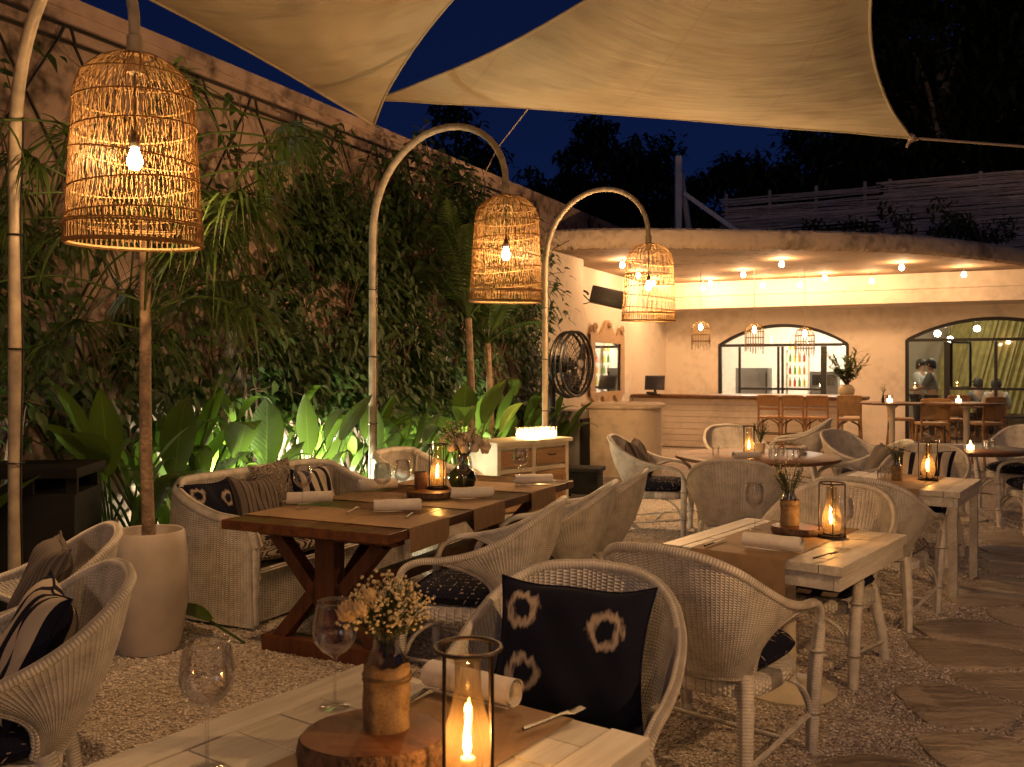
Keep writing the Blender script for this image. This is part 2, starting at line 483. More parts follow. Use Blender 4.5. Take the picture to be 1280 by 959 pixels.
# ------------------------------------------------------------------ camera, sky, exposure
cam_d = bpy.data.cameras.new('camera'); cam = bpy.data.objects.new('camera', cam_d); COL.objects.link(cam)
cam.location = (0, 0, 1.6); cam.rotation_euler = (PI/2, 0, 0)
cam_d.sensor_width = 36; cam_d.lens = 36*1150/1280; cam_d.shift_y = -19.5/1280
cam_d.clip_start = .05; cam_d.clip_end = 2000
cam_d.dof.use_dof = True; cam_d.dof.focus_distance = 5.0; cam_d.dof.aperture_fstop = 6.3
sc.camera = cam
w = bpy.data.worlds.new('World'); sc.world = w; w.use_nodes = True
nt = w.node_tree; bg = nt.nodes['Background']
sky = nt.nodes.new('ShaderNodeTexSky'); sky.sky_type = 'NISHITA'; sky.sun_disc = False
sky.sun_elevation = R(-3.5); sky.sun_rotation = R(20); sky.altitude = 50; sky.ozone_density = 5
mixn = nt.nodes.new('ShaderNodeMix'); mixn.data_type = 'RGBA'; mixn.blend_type = 'MULTIPLY'; mixn.inputs[0].default_value = 1
mixn.inputs[7].default_value = (.10, .13, .16, 1)
addn = nt.nodes.new('ShaderNodeMix'); addn.data_type = 'RGBA'; addn.blend_type = 'ADD'; addn.inputs[0].default_value = 1
addn.inputs[7].default_value = (.0018, .0048, .019, 1)
nt.links.new(sky.outputs[0], mixn.inputs[6]); nt.links.new(mixn.outputs[2], addn.inputs[6]); nt.links.new(addn.outputs[2], bg.inputs[0])
bg.inputs[1].default_value = SKY_STRENGTH = 1.0
sl = bpy.data.lights.new('dusk_sun', 'SUN'); sl.energy = .09; sl.angle = R(15); sl.color = (.90, .80, 1)
so = bpy.data.objects.new('dusk_sun', sl); COL.objects.link(so); so.rotation_euler = (R(68), 0, R(-25)); so.location = (0, 0, 30)
vs = sc.view_settings; vs.view_transform = 'Standard'; vs.look = 'None'; vs.gamma = 1; vs.use_curve_mapping = False
vs.exposure = -0.06
cy = sc.cycles
cy.use_denoising = True
try: cy.denoiser = 'OPENIMAGEDENOISE'
except Exception: pass
cy.max_bounces = 6; cy.diffuse_bounces = 3; cy.glossy_bounces = 3; cy.transmission_bounces = 4; cy.transparent_max_bounces = 16
cy.caustics_reflective = False; cy.caustics_refractive = False; cy.sample_clamp_indirect = 4; cy.use_light_tree = True

# ------------------------------------------------------------------ ground
def gravel_mat():
    m = Mat('pale_gravel'); c = m.coord()
    v = m.nd('ShaderNodeTexVoronoi'); v.inputs['Scale'].default_value = 85; m.set(v.inputs['Vector'], c)
    e = m.nd('ShaderNodeTexVoronoi'); e.inputs['Scale'].default_value = 170; m.set(e.inputs['Vector'], c)
    sp = m.nd('ShaderNodeSeparateColor'); m.set(sp.inputs[0], v.outputs['Color'])
    st = m.ramp(sp.outputs[0], [(0, (.26, .215, .18)), (.45, (.52, .45, .39)), (1, (.78, .71, .65))])
    big = m.noise(.9, 4, c); mid = m.noise(5, 4, c)
    f = m.math('ADD', m.math('MULTIPLY', big, .55), m.math('MULTIPLY', mid, .45))
    cc = m.mix(m.math('MULTIPLY', m.ramp(f, [(.5, (0,0,0)), (.75, (1,1,1))]), .4), st, (.26, .20, .15))
    h = m.math('SUBTRACT', 1.0, m.math('ADD', m.math('MULTIPLY', v.outputs[0], .8), m.math('MULTIPLY', e.outputs[0], .35)))
    h = m.math('ADD', h, m.math('MULTIPLY', mid, .8))
    return m.bsdf(cc, .9, 0, h, .014, 1, .15)
g = MB()
def gz(u, v): return (-60+130*u, -12+100*v, 0)
g.grid(gz, 26, 20)
struct('ground', g, gravel_mat())

# flagstones: clipped Voronoi cells in a band along the garden
def clip(poly, p, n):
    out = []
    for i in range(len(poly)):
        a, b = poly[i], poly[(i+1) % len(poly)]
        da, db = (a-p).dot(n), (b-p).dot(n)
        if da <= 0: out.append(a)
        if da*db < 0: out.append(a+(b-a)*(da/(da-db)))
    return out
def flag_mat():
    m = Mat('flagstone'); c = m.coord()
    isl = m.nd('ShaderNodeNewGeometry').outputs['Random Per Island']
    n = m.noise(3, 6, c); k = m.noise(30, 4, c); lay = m.noise(4, 5, m.coord('Object', (.7, 2.6, 1)))
    f = m.math('ADD', m.math('MULTIPLY', n, .5), m.math('MULTIPLY', isl, .35)); f = m.math('ADD', f, m.math('MULTIPLY', k, .15))
    cc = m.ramp(f, [(.25, (.24, .195, .15)), (.6, (.44, .37, .29)), (.85, (.58, .50, .41))])
    h = m.math('ADD', m.math('MULTIPLY', lay, 1.0), m.math('MULTIPLY', k, .35))
    return m.bsdf(cc, .62, 0, h, .05, 1, .35)
r2 = random.Random(3)
seeds = []
for i in range(-3, 12):
    for j in range(5):
        along = 1.9+i*.50+r2.uniform(-.2, .2); side = -.22+j*.46+r2.uniform(-.19, .19)
        seeds.append(Vector((1.0+.53*along+.848*side, 2.0+.848*along-.53*side)))
f = MB(); SLABS = []
for i, s in enumerate(seeds):
    poly = [s+Vector((x, y)) for x, y in ((-.34,-.2), (-.2,-.36), (.18,-.33), (.34,-.14), (.3,.25), (.06,.38), (-.28,.27))]
    for k, t in enumerate(seeds):
        if k != i and (t-s).length < 2:
            n = (t-s).normalized(); poly = clip(poly, (s+t)/2-n*r2.uniform(.016, .032), n)
    if len(poly) < 3: continue
    # uneven broken outline
    pts = []
    for a in range(len(poly)):
        p, q = poly[a], poly[(a+1) % len(poly)]
        L = (q-p).length
        for t in range(max(1, int(L/.08))):
            u = p+(q-p)*(t/max(1, int(L/.08)))
            pts.append(u+(s-u).normalized()*r2.uniform(0, .026)+(s-u)*(.06 if t == 0 else 0))
    zt = .012+r2.uniform(0, .014)
    n = len(pts); SLABS.append(pts)
    f.add([(p.x, p.y, -.03) for p in pts]+[(p.x, p.y, zt-.008) for p in pts]+[(p.x+(s.x-p.x)*.05, p.y+(s.y-p.y)*.05, zt) for p in pts],
          [(a, (a+1) % n, n+(a+1) % n, n+a) for a in range(n)]+[(n+a, n+(a+1) % n, 2*n+(a+1) % n, 2*n+a) for a in range(n)]+[tuple(range(2*n, 3*n))])
struct('flagstone_path', f, flag_mat())
# loose pale stones lying over the gravel bed in front of the camera
import numpy as np
def gravel():
    g = np.random.default_rng(4)
    P = []
    for (x0, x1, y0, y1, den) in ((-2.6, 3.0, 2.6, 5.2, 2600), (-3.2, 4.6, 5.2, 7.4, 1500), (-1.0, 6.0, 7.4, 10.5, 600)):
        n = int((x1-x0)*(y1-y0)*den); P.append(np.stack([g.uniform(x0, x1, n), g.uniform(y0, y1, n)], 1))
    P = np.concatenate(P)
    P = P[np.abs(P[:,0]) < .60*P[:,1]+.3]
    keep = np.ones(len(P), bool)
    for poly in SLABS:
        ins = np.zeros(len(P), bool); q = np.array([(p.x, p.y) for p in poly])
        for a in range(len(q)):
            (xa, ya), (xb, yb) = q[a], q[(a+1) % len(q)]
            c = ((ya > P[:,1]) != (yb > P[:,1])) & (P[:,0] < (xb-xa)*(P[:,1]-ya)/(yb-ya+1e-12)+xa); ins ^= c
        keep &= ~ins
    P = P[keep]; n = len(P)
    base = np.array([(1,0,0), (.2,.95,0), (-.9,.3,0), (-.3,-.9,0), (.1,.1,.75), (0,0,-.6)], float)
    F = np.array([(0,1,4), (1,2,4), (2,3,4), (3,0,4), (1,0,5), (2,1,5), (3,2,5), (0,3,5)])
    s = g.uniform(.0045, .0105, n)*np.where(g.random(n) < .08, 1.5, 1.0); th = g.uniform(0, 6.283, n)
    V = base[None]*(1+g.uniform(-.25, .25, (n, 6, 3)))
    x = V[:,:,0]*np.cos(th)[:,None]-V[:,:,1]*np.sin(th)[:,None]; y = V[:,:,0]*np.sin(th)[:,None]+V[:,:,1]*np.cos(th)[:,None]
    V = np.stack([x*s[:,None]+P[:,0:1], y*s[:,None]*.85+P[:,1:2], V[:,:,2]*s[:,None]*.8+s[:,None]*.35], 2).reshape(-1, 3)
    FF = (F[None]+6*np.arange(n)[:,None,None]).reshape(-1)
    me = bpy.data.meshes.new('gravel'); me.vertices.add(len(V)); me.vertices.foreach_set('co', V.reshape(-1))
    me.loops.add(len(FF)); me.loops.foreach_set('vertex_index', FF); nf = len(FF)//3
    me.polygons.add(nf); me.polygons.foreach_set('loop_start', np.arange(0, nf*3, 3)); me.polygons.foreach_set('loop_total', np.full(nf, 3))
    me.update(calc_edges=True); me.validate()
    m = Mat('loose_gravel'); isl = m.nd('ShaderNodeNewGeometry').outputs['Random Per Island']
    cc = m.ramp(isl, [(0, (.28, .225, .19)), (.35, (.54, .47, .41)), (1, (.84, .78, .72))])
    me.materials.append(m.bsdf(cc, .85, spec=.2))
    o = link('gravel', me); o['kind'] = 'stuff'; o['label'] = 'loose pale gravel stones scattered over the ground'
gravel()

# ------------------------------------------------------------------ planted boundary wall
WALL_O = 5.6
wb = thing('boundary_wall', 'tall rough plaster garden wall behind the climbing plants', 'wall', W(6, WALL_O))
m = MB()
def wallq(d0, d1, o0, o1, z0, z1, mb):
    P = [W(d0, o0), W(d1, o0), W(d1, o1), W(d0, o1)]
    mb.prism([(p.x, p.y) for p in P][::-1], z0, z1)
wallq(-6, 14.3, WALL_O, WALL_O+.3, -.1, 4.1, m); wallq(14.302, 34, WALL_O, WALL_O+.3, 3.672, 4.1, m)
part('wall_face', m, M['wall'], wb, True, smooth=False)
m = MB(); wallq(-6, 34, WALL_O-.018, WALL_O+.34, 4.1, 4.20, m)
part('coping', m, M['wall'], wb, True, smooth=False)
m = MB(); wallq(12.05, 14.299, WALL_O-.03, WALL_O-.002, 0, 3.40, m)
part('rendered_panel', m, M['white'], wb, True, smooth=False)
# trellis of dark rods
tr = thing('wall_trellis', 'dark diamond lattice of thin rods fixed to the garden wall', 'trellis', W(6, WALL_O-.06))
m = MB()
zb, zt = .35, 3.86
d = -1.5
while d < 13.5:
    for s in (-1, 1):
        d2 = d+s*(zt-zb)*.60; da, za = d, zb
        if min(d, d2) > 12.0 or max(d, d2) > 13.9: continue
        if d2 > 12.0 or d > 12.0:
            f_ = (12.0-d)/(d2-d)
            if d2 > 12.0: continue
            da, za = 12.0, zb+(zt-zb)*f_
        m.tube([W(da, WALL_O-.06-.012*(s > 0), za), W(d2, WALL_O-.06-.012*(s > 0), zt)], .011, 5)
        # the rod ends stand a little proud of the rail
        m.tube([W(d2, WALL_O-.075, zt), W(d2+s*.04, WALL_O-.08, zt+.10)], .012, 5)
    d += .62
part('lattice', m, M['black'], tr, True)
m = MB()
for z in (3.86, 3.97): m.bar(W(-3, WALL_O-.05, z), W(12.0, WALL_O-.05, z), .02, .02)
part('rail', m, M['black'], tr, True, smooth=False)

# ------------------------------------------------------------------ bar building
OB = 6.0; DB = 20.6; ZC = 3.42
bd = thing('bar_building', 'low white plastered bar pavilion with a curved flat roof and two arched windows', 'building', W(DB, 2))
m = MB()
EO = -6.5
# side wall (carries the mirror)
Pw = [W(14.4, OB-.0), W(DB+.3, OB), W(DB+.3, OB+.3), W(14.4, OB+.3)]
m.prism([(p.x, p.y) for p in Pw][::-1], 0, ZC)
P2 = [W(14.25, WALL_O), W(14.399, WALL_O), W(14.399, OB+.3), W(14.25, OB+.3)]
part('side_wall', m, M['white'], bd, True, smooth=False)
# back wall with two arched openings, s = -o
ARCH = [(-4.80, -2.02, 1.02, 2.12, 2.56), (-.93, 2.3, .04, 2.19, 2.62)]   # s0, s1, sill, spring, crown
def arch_z(a, s):
    s0, s1, _, zs, zc = a
    h = (s1-s0)/2; r = zc-zs; Rr = (h*h+r*r)/(2*r)
    x = s-(s0+s1)/2
    return zs-(Rr-r)+math.sqrt(max(Rr*Rr-x*x, 0))
m = MB()
ss = {-OB, -EO}
for a in ARCH:
    for k in range(25): ss.add(a[0]+(a[1]-a[0])*k/24)
ss = sorted(ss); T = .28
def quad(P, flip=False): m.add(P, [(0,1,2,3) if not flip else (3,2,1,0)])
def wp(s, dd, z): return W(DB+dd, -s, z)
for s0, s1 in zip(ss[:-1], ss[1:]):
    c = (s0+s1)/2; hole = next((a for a in ARCH if a[0] <= c <= a[1]), None)
    for dd, fl in ((0, False), (T, True)):
        if not hole: quad([wp(s0,dd,0), wp(s1,dd,0), wp(s1,dd,ZC), wp(s0,dd,ZC)], fl)
        else:
            quad([wp(s0,dd,arch_z(hole,s0)), wp(s1,dd,arch_z(hole,s1)), wp(s1,dd,ZC), wp(s0,dd,ZC)], fl)
            quad([wp(s0,dd,0), wp(s1,dd,0), wp(s1,dd,hole[2]), wp(s0,dd,hole[2])], fl)
    if hole:
        quad([wp(s0,0,arch_z(hole,s0)), wp(s0,T,arch_z(hole,s0)), wp(s1,T,arch_z(hole,s1)), wp(s1,0,arch_z(hole,s1))])
        quad([wp(s0,0,hole[2]), wp(s1,0,hole[2]), wp(s1,T,hole[2]), wp(s0,T,hole[2])])
for a in ARCH:
    for s in a[:2]: quad([wp(s,0,a[2]), wp(s,T,a[2]), wp(s,T,a[3]), wp(s,0,a[3])])
part('back_wall', m, M['white'], bd, True, smooth=False)
# dropped beam in front of the back wall, with a groove
m = MB(); DBm = 19.35
wallq(DBm, DB-.002, EO, OB-.002, 2.86, ZC-.003, m)
wallq(DBm-.05, DBm-.001, EO, OB-.002, 3.12, ZC-.003, m)
part('ceiling_beam', m, M['white'], bd, True, smooth=False)
# roof slab with a curved front edge
edge = [(.40,14.25), (.62,13.95), (1.45,13.75), (2.66,13.78), (3.92,13.92), (5.1,14.08), (6.2,14.42), (7.3,14.98), (8.5,15.8), (9.8,16.95), (11.1,18.6), (12.2,21.5)]
front = [Vector((p.x, p.y)) for p in crom([(x, y, 0) for x, y in edge], 8)]
bk = [W(27, -5.2), W(27, OB+.4), W(15.2, OB+.4)]
poly = front+[Vector((p.x, p.y)) for p in bk]
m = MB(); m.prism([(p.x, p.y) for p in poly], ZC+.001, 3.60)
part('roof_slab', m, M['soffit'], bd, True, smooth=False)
# rough fascia strip, bulging a little and with a ragged lower lip
m = MB()
n = len(front); r3 = random.Random(5); nv = 8
dense = [Vector((p.x, p.y, 0)) for p in crom([(p.x, p.y, 0) for p in front], 5)]
rows = []
for i, p in enumerate(dense):
    t = (dense[min(i+1, len(dense)-1)]-dense[max(i-1, 0)]).normalized(); nn = Vector((t.y, -t.x, 0))
    row = []; lip = r3.uniform(-.012, .012)
    for j in range(nv+1):
        v = j/nv; out = .04+.035*math.sin(PI*v)+r3.uniform(-.008, .008)+(-.05 if j in (0, nv) else 0)
        row.append(p+nn*out+Vector((0,0,ZC-.03+.30*v+(lip if j < 2 else lip*.5))))
    rows.append(row)
vsx = [q for r_ in rows for q in r_]
m.add(vsx, [(i*(nv+1)+j, (i+1)*(nv+1)+j, (i+1)*(nv+1)+j+1, i*(nv+1)+j+1) for i in range(len(rows)-1) for j in range(nv)])
part('fascia', m, M['fascia'], bd, True)
m = MB(); m.prism([(p.x, p.y) for p in poly], 3.602, 3.67)
part('roof_top', m, M['fascia'], bd, True, smooth=False)
# rooms behind the windows
m = MB()
wallq(DB+T, 26.4, EO-.2, OB+.2, -.05, .035, m)
part('room_floor', m, M['tablewood'], bd, True, smooth=False)
m = MB(); wallq(26.4, 26.6, EO-.2, OB+.2, 0, ZC, m); wallq(DB+T+.01, 26.39, 1.25, 1.4, .04, 3.05, m); wallq(DB+.4, 26.39, OB+.02, OB+.3, .04, ZC, m); wallq(DB, 26.39, EO-.3, EO-.01, .04, ZC, m)
part('room_wall', m, M['white'], bd, True, smooth=False)
m = MB(); wallq(DB+T+.01, 26.39, EO, OB, 3.05, 3.12, m)
part('room_ceiling', m, M['white'], bd, True, smooth=False)
# window frames
def bar_s(mb, s0, z0, s1, z1, w, dp=.06, dd=.10): mb.bar(wp(s0,dd,z0), wp(s1,dd,z1), w, dp, (UY,-UX,0)) if abs(s1-s0) < 1e-6 else mb.bar(wp(s0,dd,z0), wp(s1,dd,z1), dp, w)
for idx, a in enumerate(ARCH):
    mb = MB(); s0, s1, sill, zs, zc = a
    pts = [wp(s0+.03,.1,sill)]+[wp(s0+.03+(s1-s0-.06)*k/20,.1,arch_z(a, s0+.03+(s1-s0-.06)*k/20)-.03) for k in range(21)]+[wp(s1-.03,.1,sill)]
    for p, q in zip(pts[:-1], pts[1:]): mb.bar(p, q, .08, .07, (UX, UY, 0))
    bar_s(mb, s0+.04, zs-.02, s1-.04, zs-.02, .06)
    if idx == 0:
        mul = [(s0+.47, .05), (s0+1.31, .05), (s0+1.40, .05), (s1-.52, .12)]; rails = [(s0+.5, s1-.5, sill+.12)]
    else:
        mul = [(s0+.78, .11), (s0+1.66, .06), (s0+2.56, .06)]; rails = [(s0+.8, s1-.05, 1.18), (s0+1.7, s1-.05, .62)]
    for s, wd in mul: mb.bar(wp(s,.1,sill+.01), wp(s,.1,zs-.05), .06, wd, (1,0,0)) if 0 else mb.box(wp(s,.1,(sill+zs)/2-.02), (wd, .06, zs-sill-.07), Matrix.Rotation(math.atan2(-UX, UY), 3, 'Z'))
    for q0, q1, z in rails: bar_s(mb, q0, z, q1, z, .05)
    wf = part('window', mb, M['black'], bd, True, smooth=False)
    wf['label'] = 'arched black steel window looking into the bright kitchen' if idx == 0 else 'arched black steel doors looking into the dining room'
    if idx == 1:   # an open casement leaf
        mb = MB(); P = wp(s0+.86,.1,0); Q = P+Vector((UX*.45+UY*.35, UY*.45-UX*.35, 0))
        for (p, q) in ((P, Q),):
            mb.bar(p+Vector((0,0,1.22)), p+Vector((0,0,2.1)), .04, .04); mb.bar(q+Vector((0,0,1.22)), q+Vector((0,0,2.1)), .04, .04)
            mb.bar(p+Vector((0,0,2.12)), q+Vector((0,0,2.12)), .04, .04); mb.bar(p+Vector((0,0,1.2)), q+Vector((0,0,1.2)), .04, .04)
        part('casement', mb, M['black'], wf, True, smooth=False)
    mb = MB()
    for q in range(20):
        t0 = s0+.05+(s1-s0-.1)*q/20; t1 = s0+.05+(s1-s0-.1)*(q+1)/20
        mb.add([wp(t0,.085,sill+.01), wp(t1,.085,sill+.01), wp(t1,.085,arch_z(a,t1)-.05), wp(t0,.085,arch_z(a,t0)-.05)], [(0,1,2,3)])
    part('pane', mb, M['winglass'], wf, True, smooth=False)

# inside: kitchen and dining room
def inside(name, label, cat, mb, mat, group=None, **k):
    return solo(name, mb, mat, label, cat, group=group, **k)
def lbox(mb, d, o, z0, z1, sd, so): mb.box(W(d, o, (z0+z1)/2), (so, sd, z1-z0), Matrix.Rotation(math.atan2(-UX, UY), 3, 'Z'))
fr = thing('fridge', 'grey steel fridge seen through the kitchen window', 'fridge', W(22.4, 4.35, .036))
mb = MB(); lbox(mb, 22.4, 4.35, .04, 1.6, .6, .75); part('cabinet', mb, M['steel'], fr, True, bevel=.01)
mb = MB(); lbox(mb, 22.08, 4.0, .8, 1.5, .04, .03); part('handle', mb, M['black'], fr, True)
ic = thing('ice_machine', 'pale grey upright machine beside the shelves in the kitchen', 'machine', W(22.6, 2.75, .036))
mb = MB(); lbox(mb, 22.6, 2.75, .04, 1.52, .5, .62); part('cabinet', mb, M['steel'], ic, True, bevel=.01)
mb = MB(); lbox(mb, 22.34, 2.75, 1.2, 1.44, .02, .5); part('panel', mb, M['screen'], ic, True)
sh = thing('kitchen_shelf', 'narrow shelf unit in the middle of the bright kitchen', 'shelf', W(23.2, 3.45, .036))
for z in (1.15, 1.45, 1.75, 2.05):
    mb = MB(); lbox(mb, 23.2, 3.45, z-.02, z, .3, .5); part('shelf', mb, M['cab'], sh, True)
for s in (-.26, .26):
    mb = MB(); lbox(mb, 23.2, 3.45+s, .04, 2.1, .3, .02); part('side_panel', mb, M['cab'], sh, True)
bcol = [plain('amber_bottle', (.55, .22, .03), .2, .1, 5, 0), plain('red_bottle', (.5, .05, .03), .2, .1, 5, 0), plain('green_bottle', (.12, .3, .05), .2, .1, 5, 0), plain('yellow_bottle', (.6, .45, .05), .2, .1, 5, 0)]
cn = ['amber', 'red', 'green', 'yellow']; rowname = ['lowest', 'second', 'third', 'top']
for zi, z in enumerate((1.15, 1.45, 1.75, 2.05)):
    for q in range(4):
        if zi == 3 and q > 1: continue
        mb = MB(); mb.lathe([(.03,0), (.032,.01), (.032,.13), (.012,.17), (.012,.22), (0,.221)], 10)
        solo('bottle', mb, bcol[(zi+q) % 4], f'{cn[(zi+q)%4]} bottle on the {rowname[zi]} board of the kitchen shelf', 'bottle', W(23.12, 3.62-.11*q, z+.001), group='bottles on the kitchen shelf')
# dining room: slanting drapes, tables, lamps
dr = thing('hanging_drapes', 'yellow lit fabric drapes hanging in slanting folds in the dining room', 'drape', W(25.2, -1.6, .04))
for q in range(9):
    mb = MB()
    o0 = .35-q*.52
    def fn(u, v, o0=o0): return W(25.2+.06*math.sin(u*PI*7+q), o0-.50*u-.55*(v-.5)*1.0, .5+2.3*v-.0)
    mb.grid(fn, 14, 6); part('drape_panel', mb, M['yellow'], dr, True)
for (d_, o_, nm) in ((22.7, -.55, 'beside the doorway'), (23.0, -2.2, 'farther along the dining room')):
    tb = thing('dining_table', f'dark dining table inside the window {nm}', 'table', W(d_, o_, .036), math.atan2(-UX, UY))
    mb = MB(); mb.box((0,0,.71), (1.0, .8, .04)); part('tabletop', mb, M['tablewood'], tb, bevel=.008)
    for x in (-.43, .43):
        for y in (-.33, .33):
            mb = MB(); mb.box((x, y, .345), (.05,.05,.69)); part('leg', mb, M['tablewood'], tb)
for q, (d_, o_, z) in enumerate(((22.2, .35, 2.35), (23.2, .1, 2.25), (23.6, -.45, 2.5), (22.6, -1.75, 2.2))):
    pl = thing('globe_pendant', ['small white globe lamp beside the open casement', 'white globe lamp hanging behind the standing diners', 'high white globe lamp near the dining room ceiling', 'white globe lamp in front of the slanting drapes'][q], 'pendant lamp', W(d_, o_, z), 0, 'globe lamps in the dining room')
    mb = MB(); mb.lathe([(0,-.07), (.05,-.05), (.07,0), (.05,.05), (0,.07)], 14); part('globe', mb, M['roomlamp'], pl)
    mb = MB(); mb.tube([(0,0,.07), (0,0,3.05-z)], .006, 5); part('cord', mb, M['black'], pl)
    point(pl, (0,0,0), 22, (1,.86,.55), .06)
gl = thing('green_lamp', 'small glowing green lamp low in the dining room', 'lamp', W(22.9, -2.35, .735))
mb = MB(); mb.lathe([(.07,.0), (.08,.1), (.05,.2), (0,.21)], 12); part('shade', mb, M['greenlamp'], gl)
mb = MB(); mb.lathe([(.06,-.004), (.06,0), (0,.001)], 12); part('base', mb, M['black'], gl)
# strip lamps that light the kitchen
for q, (d_, o_) in enumerate(((22.6, 4.6), (24.3, 3.0))):
    kl = thing('kitchen_light', ['square ceiling lamp nearest the kitchen window', 'square ceiling lamp at the back of the kitchen'][q], 'ceiling light', W(d_, o_, 3.0), 0)
    mb = MB(); mb.box((0,0,0), (.9,.3,.04)); part('diffuser', mb, M['roomlamp'], kl, bevel=.01)
    mb = MB(); mb.box((0,0,.035), (.96,.36,.03)); part('housing', mb, M['cab'], kl)
    point(kl, (0,0,-.25), 280, (1,.93,.82), .2)

# ------------------------------------------------------------------ roof terrace fence, timber frame, roof shrubs
rf = thing('terrace_fence', 'grey bamboo slat fence standing on the roof terrace', 'fence', (7.5, 20, 3.67))
A0 = Vector((4.85, 21.0, 3.70)); A1 = Vector((11.9, 17.3, 3.70)); L = (A1-A0).length; dirf = (A1-A0)/L
r4 = random.Random(9)
mb = MB(); mb2 = MB()
nsl = 44
for k in range(nsl):
    z = .05+1.68*k/(nsl-1)
    for q0, q1, mm in ((0, 3.3, mb), (3.34, L, mb2)):
        if q0 == 0 and r4.random() < .12: continue
        p = A0+dirf*(q0+r4.uniform(-.12,.06)); q = A0+dirf*(q1+r4.uniform(-.05,.05))
        p.z = q.z = A0.z+z
        pts = [p+(q-p)*t/6+Vector((0,0,r4.uniform(-.014,.014)+(.07 if q0 else 0))) for t in range(7)]
        mm.tube(pts, r4.uniform(.015,.024), 6)
part('slat_panel', mb, M['greywood'], rf, True); part('slat_panel', mb2, M['greywood'], rf, True)
for t in (.02, 1.0, 2.0, 3.0, 3.5, 5.2, 6.8, L-.05):
    mb = MB(); p = A0+dirf*t; mb.box(p+Vector((.03,.05,.93)), (.06,.06,1.9)); part('post', mb, M['greywood'], rf, True)
tf = thing('timber_frame', 'pale timber post with two slanting braces on the roof', 'frame', (3.9, 21.3, 3.67))
mb = MB(); mb.bar((3.85,21.3,3.6), (3.85,21.3,6.5), .17, .14, (1,0,0)); part('post', mb, M['paintedtimber'], tf, True, bevel=.01)
mb = MB(); mb.bar((3.95,21.1,5.6), (6.2,20.2,3.7), .14, .10); part('brace', mb, M['paintedtimber'], tf, True, bevel=.01)
mb = MB(); mb.bar((3.92,21.4,6.2), (4.45,22.2,3.7), .12, .10); part('brace', mb, M['paintedtimber'], tf, True, bevel=.01)
def clump(mb, c, rad, n, L, rr, flat=.7):
    for _ in range(n):
        v = Vector((rr.gauss(0,1), rr.gauss(0,1), rr.gauss(0,1))).normalized()*rad*rr.random()**.4
        v.z *= flat
        mb.leaf(Vector(c)+v, (rr.gauss(0,1), rr.gauss(0,1), rr.gauss(0,.6)-.2), (0,0,1), L*rr.uniform(.6,1.3), L*.42, .3, 2, .2)
for q, (px, Y, h) in enumerate(((1055, 17.8, .75), (1140, 17.2, 1.15), (1228, 16.4, .95))):
    X = (px-640)/1150*Y; rr = random.Random(q+40)
    t = thing('roof_shrub', ['low sparse shrub on the roof in front of the fence', 'spreading taller shrub in the middle of the roof edge', 'dense dark shrub at the outer end of the roof'][q], 'shrub', (X, Y, 3.66), 0, 'shrubs on the bar roof')
    mb = MB(); ml = MB()
    for k in range(8):
        a = rr.uniform(0, 2*PI); tip = Vector((math.cos(a)*h*.85, math.sin(a)*h*.5, h*rr.uniform(.45,1)))
        mb.tube(crom([(0,0,0), tip*.5+Vector((0,0,.1)), tip], 3), [.016,.013,.012,.01,.009,.007,.005], 5)
        for t_ in (.5,.75,1): clump(ml, tip*t_, .22, 26, .13, rr)
    part('stem', mb, M['stem'], t); part('foliage', ml, M['treeleaf'], t)

# ------------------------------------------------------------------ trees beyond
def tree(label, X, Y, h, wd, seed, bark, leafL=.42, nb=26, dens=44, name='tree', gap=1.0, trunk_h=.3, group='trees behind the bar', z0=0, leafmat_='treeleaf'):
    rr = random.Random(seed)
    t = thing(name, label, 'tree', (X, Y, z0), 0, group)
    mb = MB(); ml = MB()
    top = Vector((rr.uniform(-.5,.5), rr.uniform(-.4,.4), h*.86))
    trunk = crom([(0,0,-.1), (rr.uniform(-.2,.2), 0, h*.3), top*.62+Vector((.2,0,0)), top], 5)
    mb.tube(trunk, [.28*h/9*(1-.85*i/(len(trunk)-1)) for i in range(len(trunk))], 8)
    for k in range(nb):
        f0 = trunk_h+(.95-trunk_h)*(k+rr.random())/nb
        base = trunk[min(len(trunk)-1, int(f0*(len(trunk)-1)))]
        a = k*2.4+rr.uniform(-.5,.5); spread = wd*(.35+.65*math.sin(PI*min(1,(f0-trunk_h)/(1-trunk_h)*.85+.15)))*rr.uniform(.6,1.1)
        tip = base+Vector((math.cos(a)*spread, math.sin(a)*spread, h*rr.uniform(.05,.2)))
        mid = (base+tip)/2+Vector((0,0,h*.05))
        br = crom([base, mid, tip], 4)
        mb.tube(br, [.09*h/9*(1-.8*i/(len(br)-1))*(1.1-f0*.6) for i in range(len(br))], 5)
        for q in range(4):
            c = tip if q == 0 else br[len(br)-2-q]+Vector((rr.gauss(0,.4), rr.gauss(0,.4), rr.gauss(0,.3)))
            clump(ml, c, wd*.26*gap*rr.uniform(.7,1.25), int(dens*1.7*rr.uniform(.6,1.2)), leafL, rr, .8)
    part('trunk', mb, M[bark], t); part('crown', ml, M[leafmat_], t)
    return t
def px2x(px, Y): return (px-640)/1150*Y
tree('bushy dark tree showing just above the garden wall', px2x(560, 27), 27, 9.0, 2.3, 1, 'bark', .34, 24, 50)
tree('small rounded dark tree beside the middle lamp', px2x(672, 30), 30, 8.6, 1.7, 2, 'bark', .34, 22, 50)
tree('broad tallest dark tree behind the timber frame', px2x(775, 34), 34, 10.4, 2.7, 3, 'bark', .40, 34, 60)
tree('dark tree crowding the timber frame from behind', px2x(840, 36), 36, 10.0, 2.2, 4, 'bark', .40, 28, 55)
tree('dark tree above the near end of the terrace fence', px2x(935, 31), 31, 9.6, 2.2, 5, 'bark', .36, 28, 55)
tree('wide dark tree filling the gap under the sail', px2x(1035, 33), 33, 10.2, 3.0, 6, 'bark', .38, 34, 60)
